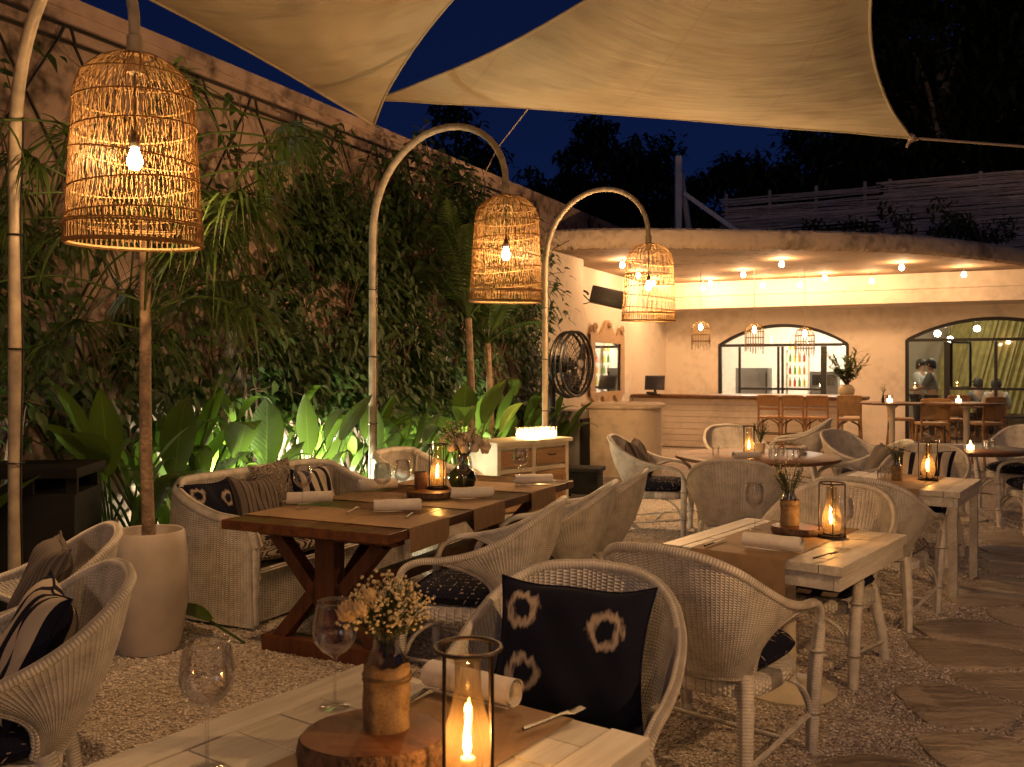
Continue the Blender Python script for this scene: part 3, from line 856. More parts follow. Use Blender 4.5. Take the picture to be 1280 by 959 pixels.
eu = tree('tall gum tree with bare pale branches above the fence', px2x(1185, 27), 27, 15.5, 4.2, 8, 'palebark', .42, 46, 60, name='gum_tree', trunk_h=.42)
tree('dense dark tree at the outer end of the terrace fence', px2x(1320, 25), 25, 13.5, 3.6, 11, 'bark', .40, 40, 62)
tree('dark tree between the sail and the gum tree', px2x(1110, 36), 36, 15, 3.4, 12, 'bark', .42, 40, 60)
# ------------------------------------------------------------------ climbing plants on the trellis
def vine(k, d0, h, dens, label, spread=.62, zlow=1.05):
    h += .3
    rr = random.Random(100+k)
    base = W(d0, WALL_O-.22)
    t = thing('climbing_plant', label, 'climber', base, 0, 'climbing plants on the trellis')
    ms = MB(); ml = MB()
    for s in range(4):
        x = d0+rr.uniform(-.3,.3); pts = [W(x, WALL_O-.2, 0)]; z = 0; ph = rr.uniform(0,6)
        while z < h-.1:
            z += .28; x += rr.gauss(0,.11)+.04*math.sin(z*2+ph)
            x = max(d0-spread, min(d0+spread, x))
            pts.append(W(x, WALL_O-.12-rr.uniform(0,.16), z))
        r0 = rr.uniform(.010,.022)
        ms.tube(pts, [max(.004, r0*(1-.75*i/len(pts))) for i in range(len(pts))], 5)
        for p in pts:
            if p.z < zlow: continue
            if rr.random() < .55:
                q = p+Vector((UX,UY,0))*rr.gauss(0,.35)+Vector((UY,-UX,0))*rr.uniform(.05,.35)+Vector((0,0,rr.uniform(-.2,.35)))
                ms.tube([p, (p+q)/2+Vector((0,0,.05)), q], [.006,.005,.003], 4)
                for _ in range(int(7*dens)):
                    c = p.lerp(q, rr.random())+Vector((rr.gauss(0,.05), rr.gauss(0,.05), rr.gauss(0,.05)))
                    ml.leaf(c, (rr.gauss(UY*.5,.7), rr.gauss(-UX*.5,.7), rr.uniform(-1,.3)), (UY,-UX,.5), rr.uniform(.07,.14), rr.uniform(.045,.085), .35, 3, .2)
    for _ in range(int(420*dens)):
        zz = zlow+(h+.25-zlow)*rr.random()**.9
        dd = d0+rr.gauss(0, spread*.62)
        nz = mnoise.noise((dd*1.5, zz*1.7, 3.3))+.5*mnoise.noise((dd*4, zz*4, 9))
        if nz < -.10-.12*(dens-1)+.75*max(0, zz-h+.75): continue
        # ragged clusters
        c = W(dd, WALL_O-rr.uniform(.06,.42)*(1.15-.5*zz/h), zz+rr.gauss(0,.05))
        for _ in range(rr.randint(3,6)):
            c2 = c+Vector((rr.gauss(0,.06), rr.gauss(0,.06), rr.gauss(0,.07)))
            ml.leaf(c2, (rr.gauss(UY*.5,.7), rr.gauss(-UX*.5,.7), rr.uniform(-1,.2)), (UY,-UX,.5), rr.uniform(.06,.14), rr.uniform(.04,.08), .35, 3, .2)
    part('stem', ms, M['stem'], t, True); part('foliage', ml, M['leaf'], t, True)
from mathutils import noise as mnoise
VN = [('loose climber behind the black bin', 3.3, 2.7, .5), ('thin climber with bare wall showing round it behind the black bin', 4.1, 2.9, .7), ('climber behind the potted palm trunk', 4.95, 2.75, .6),
      ('climber reaching up beside the nearest basket lamp', 5.8, 3.1, .75), ('dense climber above the near end of the sofa', 6.6, 3.25, 1.2), ('thick climber above the middle of the sofa', 7.35, 3.3, 1.45),
      ('densest dark climber above the far end of the sofa', 8.05, 3.5, 1.6), ('climber right behind the middle lamp post', 8.75, 3.55, 1.5), ('climber between the middle lamp post and the feather palm', 9.5, 3.45, 1.5),
      ('climber around the feather palm', 10.3, 3.55, 1.4), ('climber behind the middle basket lamp', 11.1, 3.35, 1.2), ('trailing climber at the end of the planting beside the white wall', 11.9, 3.0, .8)]
for k, (lb, d0, h, de) in enumerate(VN): vine(k, d0, h, de, lb)

# broad leaved plants along the foot of the wall
def broad(seed, n, Lr, h):
    rr = random.Random(seed); ml = MB(); ms = MB()
    for k in range(n):
        a = k*2.4+rr.uniform(-.4,.4); lean = rr.uniform(.05,.36)
        b = Vector((math.cos(a)*.05, math.sin(a)*.05, 0))
        tip = b+Vector((math.cos(a)*lean*h, math.sin(a)*lean*h, h*rr.uniform(.35,.85)))
        ms.tube(crom([b, b.lerp(tip,.5)+Vector((0,0,.08)), tip], 3), [.012,.011,.010,.009,.008,.007,.006], 5)
        L = rr.uniform(*Lr)
        ml.leaf(tip, (math.cos(a)*.55, math.sin(a)*.55, rr.uniform(.6,1.8)), (-math.cos(a), -math.sin(a), 1), L, L*rr.uniform(.24,.36), rr.uniform(.1,.6), 9, .22, .8)
    return ml, ms
bp = []
for s in range(5):
    ml, ms = broad(200+s, 14+s % 3, (.48,.78), 1.08+.1*(s % 3))
    bp.append((ml.mesh('leaves', M['bigleaf'], angle=180), ms.mesh('stem', M['bigleaf'])))
BP = [(3.2, 5.32, 'beside the black bin'), (4.45, 5.1, 'behind the white plant pot'), (4.95, 5.2, 'between the pot and the sofa arm'), (5.5, 5.22, 'behind the near sofa arm'), (6.1, 5.25, 'behind the ring printed sofa cushion'),
      (6.7, 5.22, 'behind the damask cushion'), (7.3, 5.2, 'behind the striped sofa cushion'), (7.9, 5.2, 'behind the far sofa arm'), (8.5, 5.3, 'at the foot of the middle lamp post'), (9.1, 5.0, 'behind the lantern on the long table'),
      (9.7, 5.25, 'behind the white bouquet'), (10.3, 4.95, 'next to the sideboard end'), (10.9, 5.2, 'against the wall behind the sideboard'), (11.5, 5.0, 'last before the white wall'),
      (5.3, 5.2, 'low behind the sofa arm'), (8.6, 4.95, 'low between sofa and table lantern')]
for k, (d_, o_, lb) in enumerate(BP):
    me = bp[k % 5]; p = W(d_, o_)
    t = thing('broadleaf_plant', 'broad leaved green plant '+lb, 'plant', p, k*1.7, 'broad leaved plants along the wall')
    sz = [1.08, .96, 1.16, 1.02, 1.2][k % 5]*(.7 if k > 13 else 1)
    if k in (1,2,3): sz *= 1.1
    t.scale = (sz, sz, sz)
    link('leaves', me[0], t); link('stem', me[1], t)
# leaves lying on the gravel by the sofa
for (x, y, rz, lb) in ((-1.78, 5.42, 2.75, 'broad green leaf arching low beside the outer sofa corner'), (-1.22, 5.52, .45, 'broad green leaf lying under the table in front of the sofa')):
    mb = MB(); mb.leaf((0,0,.10), (1,0,.35), (0,0,1), .62, .20, .38, 9, .2, .8); mb.tube([(-.25,0,.0), (-.1,0,.06), (0,0,.10)], .008, 5)
    solo('leaf', mb, M['bigleaf'], lb, 'leaf', (x, y, .01), rz, angle=180)

# feather palm behind the middle lamp
def frond(ml, ms, b, d, L, droop, lw, npair, rr):
    b = Vector(b); d = Vector(d).normalized(); pts = []
    for i in range(13):
        t = i/12; pts.append(b+d*L*t-Vector((0,0,1))*L*droop*t*t)
    ms.tube(pts, [.014*(1-.8*i/12) for i in range(13)], 5)
    for k in range(npair):
        t = .18+.8*k/npair; f = t*12; i = min(11, int(f)); p = pts[i].lerp(pts[i+1], f-i); ax = (pts[i+1]-pts[i]).normalized()
        sd = ax.cross(Vector((0,0,1)))
        if sd.length < .05: sd = ax.orthogonal()
        sd.normalize(); ll = lw*math.sin(PI*(.12+.83*t))*rr.uniform(.85,1.1)
        for s in (-1, 1): ml.leaf(p, ax*.75+sd*s+Vector((0,0,.15)), ax.cross(sd)*-s, ll, .026, .45, 3, .1)
def feather(name, label, loc, th, fr, L, seed, lw=.34, elev=(.6,2.2), group=None):
    rr = random.Random(seed); t = thing(name, label, 'palm', loc, 0, group)
    mt = MB(); mt.tube(crom([(0,0,0), (.04,0,th*.5), (0,.03,th)], 6), [.05,.048,.046,.045,.044,.043,.042,.042,.042,.04,.04,.04,.04], 8)
    part('trunk', mt, M['bark'], t)
    for k in range(fr):
        a = k*2.4+.5; ml = MB(); ms = MB()
        frond(ml, ms, (0,0,th), (math.cos(a), math.sin(a), rr.uniform(*elev)), L*rr.uniform(.8,1.15), rr.uniform(.2,.5), lw, 26, rr)
        fo = part('frond', ml, M['palm'], t); part('midrib', ms, M['palm'], fo)
feather('feather_palm', 'tall feather leaved palm behind the middle basket lamp', W(8.95, 4.85), 2.15, 15, 1.95, 31, elev=(1.2,6))
feather('feather_palm', 'slimmer feather leaved palm nearer the sideboard', W(9.9, 5.1), 1.9, 7, 1.3, 33, elev=(.9,2.5))

# potted palm with strappy fans
pp = thing('plant_pot', 'tall rounded white plant pot standing on the gravel', 'pot', (-2.06, 5.22, 0))
mb = MB(); mb.lathe([(.145,0), (.16,.008), (.185,.10), (.212,.28), (.218,.42), (.205,.58), (.192,.672), (.186,.682), (.176,.678), (.172,.63), (.0,.60)], 36)
part('vessel', mb, M['pot'], pp)
mb = MB(); mb.lathe([(0,.622), (.17,.615), (.172,.60)], 24); part('soil', mb, M['soil'], pp)
pt = thing('potted_palm', 'palm with a bare trunk and fans of narrow leaves in the white pot', 'palm', (-2.06, 5.22, .60))
mb = MB()
trunk = crom([(0,0,0), (-.02,.0,.7), (-.03,.02,1.6), (-.06,.03,2.45)], 6)
mb.tube(trunk, [.037-.010*i/18 for i in range(19)], 10)
part('trunk', mb, M['bark'], pt)
rr = random.Random(77)
for k in range(46):
    a = k*2.4; el = rr.uniform(-.5,1.0); b = Vector(trunk[-1])*rr.uniform(.42,1.0)
    L = rr.uniform(.40,.90)
    d = Vector((math.cos(a), math.sin(a)*.8, el)).normalized()
    if d.y < -.72: continue
    hub = b+d*L-Vector((0,0,.12*L))
    if hub.z < 1.05: continue
    ms = MB(); ms.tube(crom([b, b+d*L*.5+Vector((0,0,.05)), hub], 4), .007, 5)
    ml = MB(); side = d.cross(Vector((0,0,1))).normalized()
    for q in range(19):
        th = (q/18-.5)*3.6+rr.uniform(-.08,.08)
        dd = d*math.cos(th)+side*math.sin(th)
        ml.leaf(hub, dd+Vector((0,0,rr.uniform(-.12,.25))), (0,0,1), rr.uniform(.30,.56), .022, rr.uniform(.5,1.0), 5, .15)
    fo = part('fan_leaf', ml, M['palm'], pt); part('stalk', ms, M['palm'], fo)

# uplights at the foot of the wall
for k, (d_, o_, pw) in enumerate(((3.5, 5.36, 40), (5.6, 5.33, 130), (7.0, 5.34, 140), (8.45, 5.34, 130), (9.75, 5.34, 90))):
    t = thing('garden_uplight', 'small garden spotlight hidden among the leaves '+['beside the black bin', 'behind the near sofa arm', 'behind the middle of the sofa', 'next to the middle lamp post', 'near the sideboard'][k], 'spotlight', W(d_, o_), 0, 'spotlights at the foot of the wall')
    mb = MB(); mb.lathe([(.05,.46), (.055,.56), (.045,.562), (.04,.50), (0,.49)], 14); part('housing', mb, M['black'], t)
    mb = MB(); mb.tube([(0,0,0), (0,0,.46)], .012, 6); part('stake', mb, M['black'], t)
    mb = MB(); mb.lathe([(.040,.545), (.0,.546)], 14); part('lens', mb, M['roomlamp'], t)
    point(t, (0,0,.68), pw, (1,.93,.62), .05)

# ------------------------------------------------------------------ arc lamps with basket shades
def basket(nstr, seed, rs=.0028, dark=True):
    rr = random.Random(seed); m1 = MB(); m2 = MB(); m3 = MB()
    H = .88
    def rad(z):
        if z < .64: return .30-.038*(z/.64)
        t = (z-.64)/.24
        return .262*math.sqrt(max(0, 1-(t*.975)**2.3))
    for fam in (-1, 1):
        for k in range(nstr):
            a0 = 2*PI*(k+rr.uniform(-.2,.2))/nstr; ph = rr.uniform(0,.1); amp = .045; tw = fam*rr.uniform(.0,.10)
            pts = []
            for i in range(29):
                z = .04+(H-.05)*i/28
                a = a0+tw*z+fam*amp*math.asin(math.sin(z*24.2+ph))*.64+rr.uniform(-.004,.004)
                r = rad(z)+fam*.004
                pts.append((r*math.cos(a), r*math.sin(a), z))
            m1.tube(pts, rs, 4, caps=False)
    for z in (.14, .27, .40, .53, .66, .77):
        tilt = rr.uniform(-.03,.03)
        m1.tube([((rad(z)+.006)*math.cos(2*PI*j/36), (rad(z)+.006)*math.sin(2*PI*j/36), z+tilt*math.cos(2*PI*j/36+1)) for j in range(36)], .0042, 5, True)
    for z in (.088, .098): m2.tube([(.302*math.cos(2*PI*j/40), .302*math.sin(2*PI*j/40), z) for j in range(40)], .0045, 6, True)
    m2.tube([(.30*math.cos(2*PI*j/40), .30*math.sin(2*PI*j/40), .006+.006*q) for j in range(40) for q in (0,)], .011, 6, True)
    for q in range(72):
        a = 2*PI*q/72; m2.tube([(.301*math.cos(a), .301*math.sin(a), .0), (.301*math.cos(a), .301*math.sin(a), .08)], .004, 4)
    m3.lathe([(.07,H-.012), (.045,H+.004), (.012,H+.012), (0,H+.014)], 16)
    return m1, m2, m3
def bk_(*a):
    b1, b2, b3 = basket(*a); return (b1.mesh('weave', M['strand']), b2.mesh('rim', M['strand']), b3.mesh('cap', M['strand']))
BK = bk_(84, 1, .0019); BK2 = bk_(34, 2, .0021)
LAMPC = (1, .545, .225)
def arc_lamp(label, post, lamp, zb, power, bk=BK, apex=3.68, ball=0):
    post = Vector((*post, 0)); lamp = Vector((*lamp, 0))
    t = thing('arc_lamp', label, 'floor lamp', post, 0, 'arched post lamps with basket shades')
    a = Vector((0,0,0)); e = lamp-post
    zs = 2.75; pts = [(0,0,z) for z in (0,.4,.8,1.2,1.6,2.0,2.4)]
    zend = zb+.96
    for i in range(19):
        th = PI*i/18
        x = .5-.5*math.cos(th)
        z0 = zs+(zend-zs)*(i/18)**2
        pts.append((e.x*x, e.y*x, z0+(apex-zs-.12)*math.sin(th)**.9))
    mb = MB(); mb.tube(pts, [.034]*7+[.034-.008*i/18 for i in range(19)], 10)
    part('post', mb, M['pole'], t)
    cb = [Vector(p)+Vector((.036, .012*math.sin(i*1.9), 0)) for i, p in enumerate(pts[:9])]
    mb = MB(); mb.tube(crom(cb, 4), .006, 5)
    for z in (.5, 1.1, 1.7, 2.3): mb.tube([(.042*math.cos(2*PI*j/14)+.004, .042*math.sin(2*PI*j/14), z) for j in range(14)], .005, 5, True)
    part('cable', mb, M['black'], t)
    mb = MB(); mb.lathe([(.17,0), (.17,.02), (.05,.03), (.045,.10), (.036,.105)], 24); part('base', mb, M['pole'], t)
    mb = MB(); mb.lathe([(.036,zend-.16), (.036,zend+.01), (.026,zend+.02)], 12, (e.x, e.y, 0)); part('sleeve', mb, M['pole'], t)
    sh = link('lamp_shade', bk[0], t); sh.location = (e.x, e.y, zb); sh.rotation_euler = (R(1.5), R(-1), 1.0)
    link('shade_rim', bk[1], sh); link('shade_cap', bk[2], sh)
    zb2 = zb+.40
    mb = MB(); mb.tube([(e.x,e.y,zend-.14), (e.x,e.y,zb2+.12)], .006, 6); part('cord', mb, M['black'], t)
    mb = MB(); mb.lathe([(.02,.055), (.024,.06), (.022,.11), (.008,.125)], 12, (e.x,e.y,zb2)); part('socket', mb, M['black'], t)
    mb = MB(); mb.lathe([(0,-.052), (.022,-.045), (.034,-.02), (.034,.0), (.022,.035), (.018,.058)], 16, (e.x,e.y,zb2)); part('bulb', mb, M['bulb'], t)
    point(t, (e.x,e.y,zb2-.01), power, LAMPC, .03)
    return t
arc_lamp('tall arched lamp nearest the camera with a large woven basket shade', (-2.62, 4.85), (-1.755, 4.28), 2.17, 88)
arc_lamp('arched lamp behind the sofa with a woven basket shade over the long table', (-1.25, 8.25), (-.05, 7.58), 2.14, 105)
arc_lamp('arched lamp beside the sideboard with an open airy basket shade', (.385, 10.75), (1.55, 10.45), 2.13, 270, BK2)
arc_lamp('arched lamp standing beyond the two side chairs', (-4.5, 1.75), (-3.5, 1.15), 2.17, 45)  # added out of frame, continues the row to light the side chairs
arc_lamp('arched lamp at the outer side of the flagstone path', (3.8, 1.9), (2.75, 1.6), 2.17, 260, BK2)  # unseen lamp added to brighten the near right side
arc_lamp('arched lamp behind the photographer', (1.9, -2.6), (.9, -2.0), 2.17, 140)  # added for warm fill from the camera side, never in view

# ------------------------------------------------------------------ shade sails
def sail(label, A, B, C, sags, drop, loc):
    A, B, C = Vector(A), Vector(B), Vector(C); G = (A+B+C)/3; mb = MB(); N = 40
    idx = {}; vs = []; uvs = []
    nrm = (B-A).cross(C-A).normalized()
    if nrm.z < 0: nrm = -nrm
    for i in range(N+1):
        for j in range(N+1-i):
            u, v = i/N, j/N; w_ = 1-u-v
            p = A*w_+B*u+C*v
            for (a, b, P, Q, O, s) in ((w_,u,A,B,C,sags[0]), (u,v,B,C,A,sags[1]), (v,w_,C,A,B,sags[2])):
                md = (P+Q)/2; inn = (G-md)
                p = p+inn*(4*a*b*s)
            p = p-Vector((0,0,1))*drop*27*u*v*w_
            # tension folds running out of the corners
            for (wt, q) in ((w_, u-v), (u, v-w_), (v, w_-u)):
                p = p+nrm*.022*math.sin(q/(1.02-wt+.05)*18)*max(0, wt-.45)*(1-wt)*4
            idx[i,j] = len(vs); vs.append(p-Vector(loc)); uvs.append((u*4, v*4))
    fs = []
    for i in range(N):
        for j in range(N-i):
            fs.append((idx[i,j], idx[i+1,j], idx[i,j+1]))
            if j < N-i-1: fs.append((idx[i+1,j], idx[i+1,j+1], idx[i,j+1]))
    t = thing('shade_sail', label, 'shade sail', loc, 0, 'canvas shade sails')
    mb.add(vs, fs, uvs); part('canvas', mb, M['sail'], t, angle=180)
    mb = MB()
    edges = [[idx[i,0] for i in range(N+1)], [idx[N-j,j] for j in range(N+1)], [idx[0,N-j] for j in range(N+1)]]
    for e in edges: mb.tube([vs[k] for k in e], .014, 6)
    part('hem', mb, M['sail'], t)
    for cn_, P in enumerate((A, B, C)):
        P = Vector(P)-Vector(loc); inn = (G-Vector(loc)-P).normalized(); sd = inn.cross(Vector((0,0,1))).normalized()
        mb = MB(); mb.tube([P-inn*.03+(inn*math.cos(2*PI*j/16)+sd*math.sin(2*PI*j/16))*.045 for j in range(16)], .008, 6, True); part('corner_ring', mb, M['steel'], t)
    return t
sail('cream canvas shade sail overhead nearest the planted wall', S1A, S1B, S1C, S1S, .25, S1A)
sail('cream canvas shade sail stretched above the middle of the terrace', S2A, S2B, S2C, S2S, .30, S2A)
mb = MB(); mb.tube([S2B, (S2B[0]+3.4, S2B[1]+.35, S2B[2]-.16)], .012, 6)
mb.lathe([(0,-.05),(.035,-.02),(.035,.02),(0,.05)], 10, S2B); mb.tube([S2B, (S2B[0]-.05, S2B[1], S2B[2]-.09)], [.02,.012], 6)
solo('sail_rope', mb, M['rope'], 'rope tied to the outer corner of the middle sail', 'rope')
mb = MB(); mb.tube([(.16, 9.2, 4.19), (-.17, 10.6, 4.13), W(10.6, WALL_O, 3.95)], .007, 5)
solo('guy_line', mb, M['rope'], 'thin guy line slanting from the sail edge down to the garden wall', 'rope')
# ------------------------------------------------------------------ wicker armchairs (local: faces +y)
RIM = [(0,-.49,.925), (.17,-.47,.910), (.280,-.395,.858), (.338,-.27,.775), (.355,-.12,.705), (.353,.03,.668), (.345,.16,.652), (.336,.245,.610), (.324,.275,.53), (.308,.275,.38), (.298,.272,.2), (.290,.268,0)]
def chair_meshes():
    out = {}
    half = crom(RIM, 6)
    full = [Vector((-p.x, p.y, p.z)) for p in half[::-1]]+half[1:]
    rad = []
    for p in full:
        rad.append(.021 if p.z > .62 else .021+.006*(1-abs(p.z-.3)/.35) if p.z > .1 else .022)
    nshell = 6*5+3
    # rim runs over the back and arms; the front legs continue it
    cut = next(i for i, p in enumerate(half) if p.z < .56)
    rim = [Vector((-p.x, p.y, p.z)) for p in half[:cut+1][::-1]]+half[1:cut+1]
    mb = MB(); mb.tube(rim, .018, 10); out['arm_rim'] = (mb.mesh('arm_rim', M['wrap']))
    legs = []
    for s in (1, -1):
        mb = MB(); pts = [Vector((s*p.x, p.y, p.z)) for p in half[cut:]]
        mb.tube(pts, [.019+.011*math.sin(PI*min(1, .1+i/(len(pts)-1)*.75)) for i in range(len(pts))], 10)
        for z in (.43, .17): mb.tube([(s*(.312 if z > .3 else .296)+.031*math.cos(2*PI*j/12), .274+.031*math.sin(2*PI*j/12), z) for j in range(12)], .006, 5, True)
        legs.append(mb.mesh('leg', M['wrap']))
        mb = MB(); mb.tube([(s*.225,-.215,.43), (s*.245,-.25,.30), (s*.262,-.29,.15), (s*.272,-.315,0)], [.034,.033,.030,.025], 10)
        legs.append(mb.mesh('leg', M['wrap']))
    out['legs'] = legs
    top = half[:nshell]                                  # from the crest to the arm
    bots = crom([(0,-.30,.425), (.11,-.295,.425), (.19,-.27,.425), (.225,-.235,.425), (.238,-.21,.425), (.243,-.185,.43)], 8)
    def bot(f):
        x = f*(len(bots)-1); i = min(int(x), len(bots)-2); return bots[i].lerp(bots[i+1], x-i)
    mb = MB(); NU, NV = 56, 20
    def pos(u, v, off):
        s = u*2-1; f = abs(s); sg = 1 if s >= 0 else -1
        x = f*(len(top)-1); i = min(int(x), len(top)-2); t = top[i].lerp(top[i+1], x-i); b = bot(f)
        k = v**(1+2.4*f**5)
        p = Vector((b.x+(t.x-b.x)*k, b.y+(t.y-b.y)*k, b.z+(t.z-b.z)*v))
        bulge = .035*math.sin(PI*v)*(1-f*.5)
        rdir = Vector((p.x, p.y*.9, 0)); rdir.normalize()
        p += rdir*(bulge+off)
        p.x *= sg
        return p
    def uvf(u, v): return ((u-.5)*1.75, v*.56)
    mb.grid(lambda u,v: pos(u,v,.010), NU, NV, uvf, flip=True)
    mb.grid(lambda u,v: pos(u,v,-.010), NU, NV, uvf)
    for u in (0,1):
        mb.tube([pos(u, v/NV, 0) for v in range(NV+1)], .015, 7)
    mb.tube([pos(k/NU, 0, 0) for k in range(NU+1)], .013, 6)
    out['backrest'] = (mb.mesh('backrest', M['wicker'], angle=80))
    def rsq(w, y0, y1, n=36, e=3.2):
        pts = []
        for i in range(n):
            a = 2*PI*i/n; c, s_ = math.cos(a), math.sin(a)
            pts.append(((abs(c)**(2/e))*(1 if c > 0 else -1)*w, (y0+y1)/2+(abs(s_)**(2/e))*(1 if s_ > 0 else -1)*(y1-y0)/2))
        return pts
    mb = MB(); ol = rsq(.285, -.285, .275)
    rows = [(.96,.345), (1.0,.352), (1.0,.40), (.96,.412), (.4,.405), (0.02,.405)]
    n = len(ol)
    for i, (k, z) in enumerate(rows):
        pass
    vs = [(x*k, y*k, z) for k, z in rows for x, y in ol]; 
    mb.add(vs, [(i*n+j, i*n+(j+1) % n, (i+1)*n+(j+1) % n, (i+1)*n+j) for i in range(len(rows)-1) for j in range(n)]+[tuple(range(n))[::-1]], [(j*.048, i*.03) for i in range(len(rows)) for j in range(n)])
    out['seat'] = (mb.mesh('seat', M['wicker'], angle=60))
    mb = MB()
    for s in (1,-1):
        mb.tube(crom([(s*.296,.255,.17), (s*.285,.21,.27), (s*.25,.12,.335), (s*.2,.02,.35)], 5), .010, 6)
        mb.tube(crom([(s*.285,.268,.18), (s*.22,.268,.29), (s*.10,.262,.34)], 5), .010, 6)
        mb.tube([(s*.292,.27,.165), (s*.268,-.30,.10)], .011, 6)
    mb.tube([(-.28,0,.14), (.28,0,.14)], .010, 6)
    out['brace'] = (mb.mesh('brace', M['wrap']))
    return out
CH = chair_meshes(); first_chair = None
def cushion_mesh(mat, w=.54, d=.53, h=.115):
    mb = MB(); e = 4.0
    def sgn(x, p): return (1 if x >= 0 else -1)*abs(x)**p
    def fn(u, v):
        a = 2*PI*u; b = PI*(v-.5)
        return (w/2*sgn(math.cos(b), .5)*sgn(math.cos(a), .5), d/2*sgn(math.cos(b), .5)*sgn(math.sin(a), .5), h/2*sgn(math.sin(b), .9))
    def uvf(u, v):
        p = fn(u, v); return (p[0]/w+.5+.15*(p[2]/h), p[1]/d+.5+.15*(p[2]/h))
    mb.grid(fn, 40, 14, uvf)
    mb.tube([Vector((p[0], p[1], 0))*1.0 for p in (fn(i/48, .5) for i in range(48))], .006, 5, True)
    return mb.mesh('cushion', mat, angle=180)
def pillow_mesh(mat, w=.46, h=.42, t=.15, tilt=0):
    mb = MB(); rr = random.Random(int(w*1000)+len(mat.name)); ph = [rr.uniform(0,6) for _ in range(4)]
    def shape(u, v, s):
        x, y = u*2-1, v*2-1
        pinch = 1-.15*(1-x*x)*abs(y)**2*(1+.35*math.sin(2.6*x+ph[3])); pin2 = 1-.12*(1-y*y)*abs(x)**2
        th = t/2*((1-x**4)*(1-y**4))**.62
        th *= 1+.13*math.sin(4.5*x+ph[0])*math.sin(3.6*y+ph[1])+.05*math.sin(11*x+6*y+ph[2])
        return (x*w/2*pin2, s*th+.006*math.sin(7*x+ph[2]), y*h/2*pinch)
    mb.grid(lambda u,v: shape(u,v,1), 22, 22, lambda u,v: (1-u, v), flip=True)
    mb.grid(lambda u,v: shape(u,v,-1), 22, 22, lambda u,v: (u, v))
    ring = [shape(i/14,0,0) for i in range(14)]+[shape(1,i/14,0) for i in range(14)]+[shape(1-i/14,1,0) for i in range(14)]+[shape(0,1-i/14,0) for i in range(14)]
    mb.tube(ring, .0045, 5, True)
    return mb.mesh('pillow', mat, angle=180)
CM = {}; PM = {}
def cushion(kind, mw, label, **k):
    if kind not in CM: CM[kind] = cushion_mesh(M[kind])
    o = link('seat_cushion', CM[kind]); o.matrix_world = mw
    o.location = mw.to_translation(); o.rotation_euler = mw.to_euler(); return tag(o, label, 'cushion', 'seat cushions on the wicker chairs')
def pillow(kind, mw, label, sz=(.46,.42,.15), scale=1):
    key = (kind, sz)
    if key not in PM: PM[key] = pillow_mesh(M[kind], *sz)
    o = link('throw_pillow', PM[key]); o.location = mw.to_translation(); o.rotation_euler = mw.to_euler(); return tag(o, label, 'pillow', 'throw pillows')
def chair(x, y, fx, fy, where, seat='dash', pil=None, plab='', seatlab=''):
    global first_chair
    rz = rot_of(fx, fy); lab = 'white woven wicker armchair '+where
    if first_chair is None:
        t = thing('wicker_armchair', lab, 'armchair', (x, y, 0), rz, 'white wicker armchairs')
        for nm in ('seat', 'backrest', 'arm_rim', 'brace'): link(nm, CH[nm], t)
        for me in CH['legs']: link('leg', me, t)
        first_chair = t
    else: t = dup(first_chair, (x, y, 0), rz, lab)
    mw = Matrix.Translation((x, y, 0)) @ Matrix.Rotation(rz, 4, 'Z')
    names = {'dash': 'navy dashed', 'stripes': 'navy striped', 'damask': 'black and white patterned'}
    cushion(seat, mw @ Matrix.Translation((0, .0, .466)), names[seat]+' cushion on the armchair '+' '.join(where.split()[:7]).removesuffix(' a').removesuffix(' the'))
    if pil:
        pillow(pil, mw @ Matrix.Translation((0.0, -.20, .70)) @ Matrix.Rotation(R(25), 4, 'X') @ Matrix.Rotation(PI, 4, 'Z'), plab, (.52,.46,.16) if pil == 'rings' else (.46,.42,.15))
    return t
chair(.11, 2.70, -.35, -.94, 'behind the near plank table with a ring printed pillow', 'dash', 'rings', 'black pillow with pale ring prints in the chair behind the near table')
chair(-1.72, 2.86, -.84, -.54, 'beside the white pot with a boldly striped pillow', 'dash', 'stripes', 'boldly striped navy and cream pillow in the side chair')
chair(-2.10, 3.66, -.86, -.50, 'between the black bin and the striped pillow chair', 'dash', 'greypil', 'dark grey pillow in the chair next to the black bin')
chair(-.22, 4.79, -.975, .22, 'first along the open side of the long table', 'dash')
chair(.13, 5.49, -.98, .20, 'in the middle of the open side of the long table', 'dash')
chair(.40, 6.11, -.97, .24, 'last along the open side of the long table', 'dash')
chair(.85, 3.81, .64, .77, 'with its back to the camera at the square table', 'dash')
chair(1.64, 4.98, -.62, -.78, 'facing the camera across the square table', 'stripes')
chair(2.38, 5.98, .62, .78, 'back to back with the chair across the square table', 'damask')
chair(3.42, 7.75, -.62, -.78, 'on the far side of the white lantern table', 'dash', 'stripes', 'striped pillow in the chair beyond the white lantern table')
chair(1.45, 9.05, .95, -.30, 'sideways to the round table in front of the podium', 'dash', 'fine', 'fine striped grey pillow in the chair in front of the podium')
chair(1.75, 7.15, .30, .95, 'turned straight away between the square and round tables', 'dash')
chair(3.20, 8.55, -.96, .1, 'at the bar stool side of the round table', 'dash', 'greypil', 'dark grey pillow in the chair at the bar stool side of the round table')
chair(2.60, 10.45, .1, -1, 'behind the round table facing its lantern', 'dash')
chair(3.75, 12.3, -.93, .35, 'farthest back near the bar front', 'dash')
chair(5.15, 8.95, -1, .1, 'at the frame edge with a ring printed pillow', 'dash', 'rings', 'black ring printed pillow in the chair by the dark round table')
chair(5.75, 10.5, -.75, -.65, 'behind the dark round table', 'dash')
chair(3.75, 9.6, .6, -.8, 'between the two round tables', 'dash')

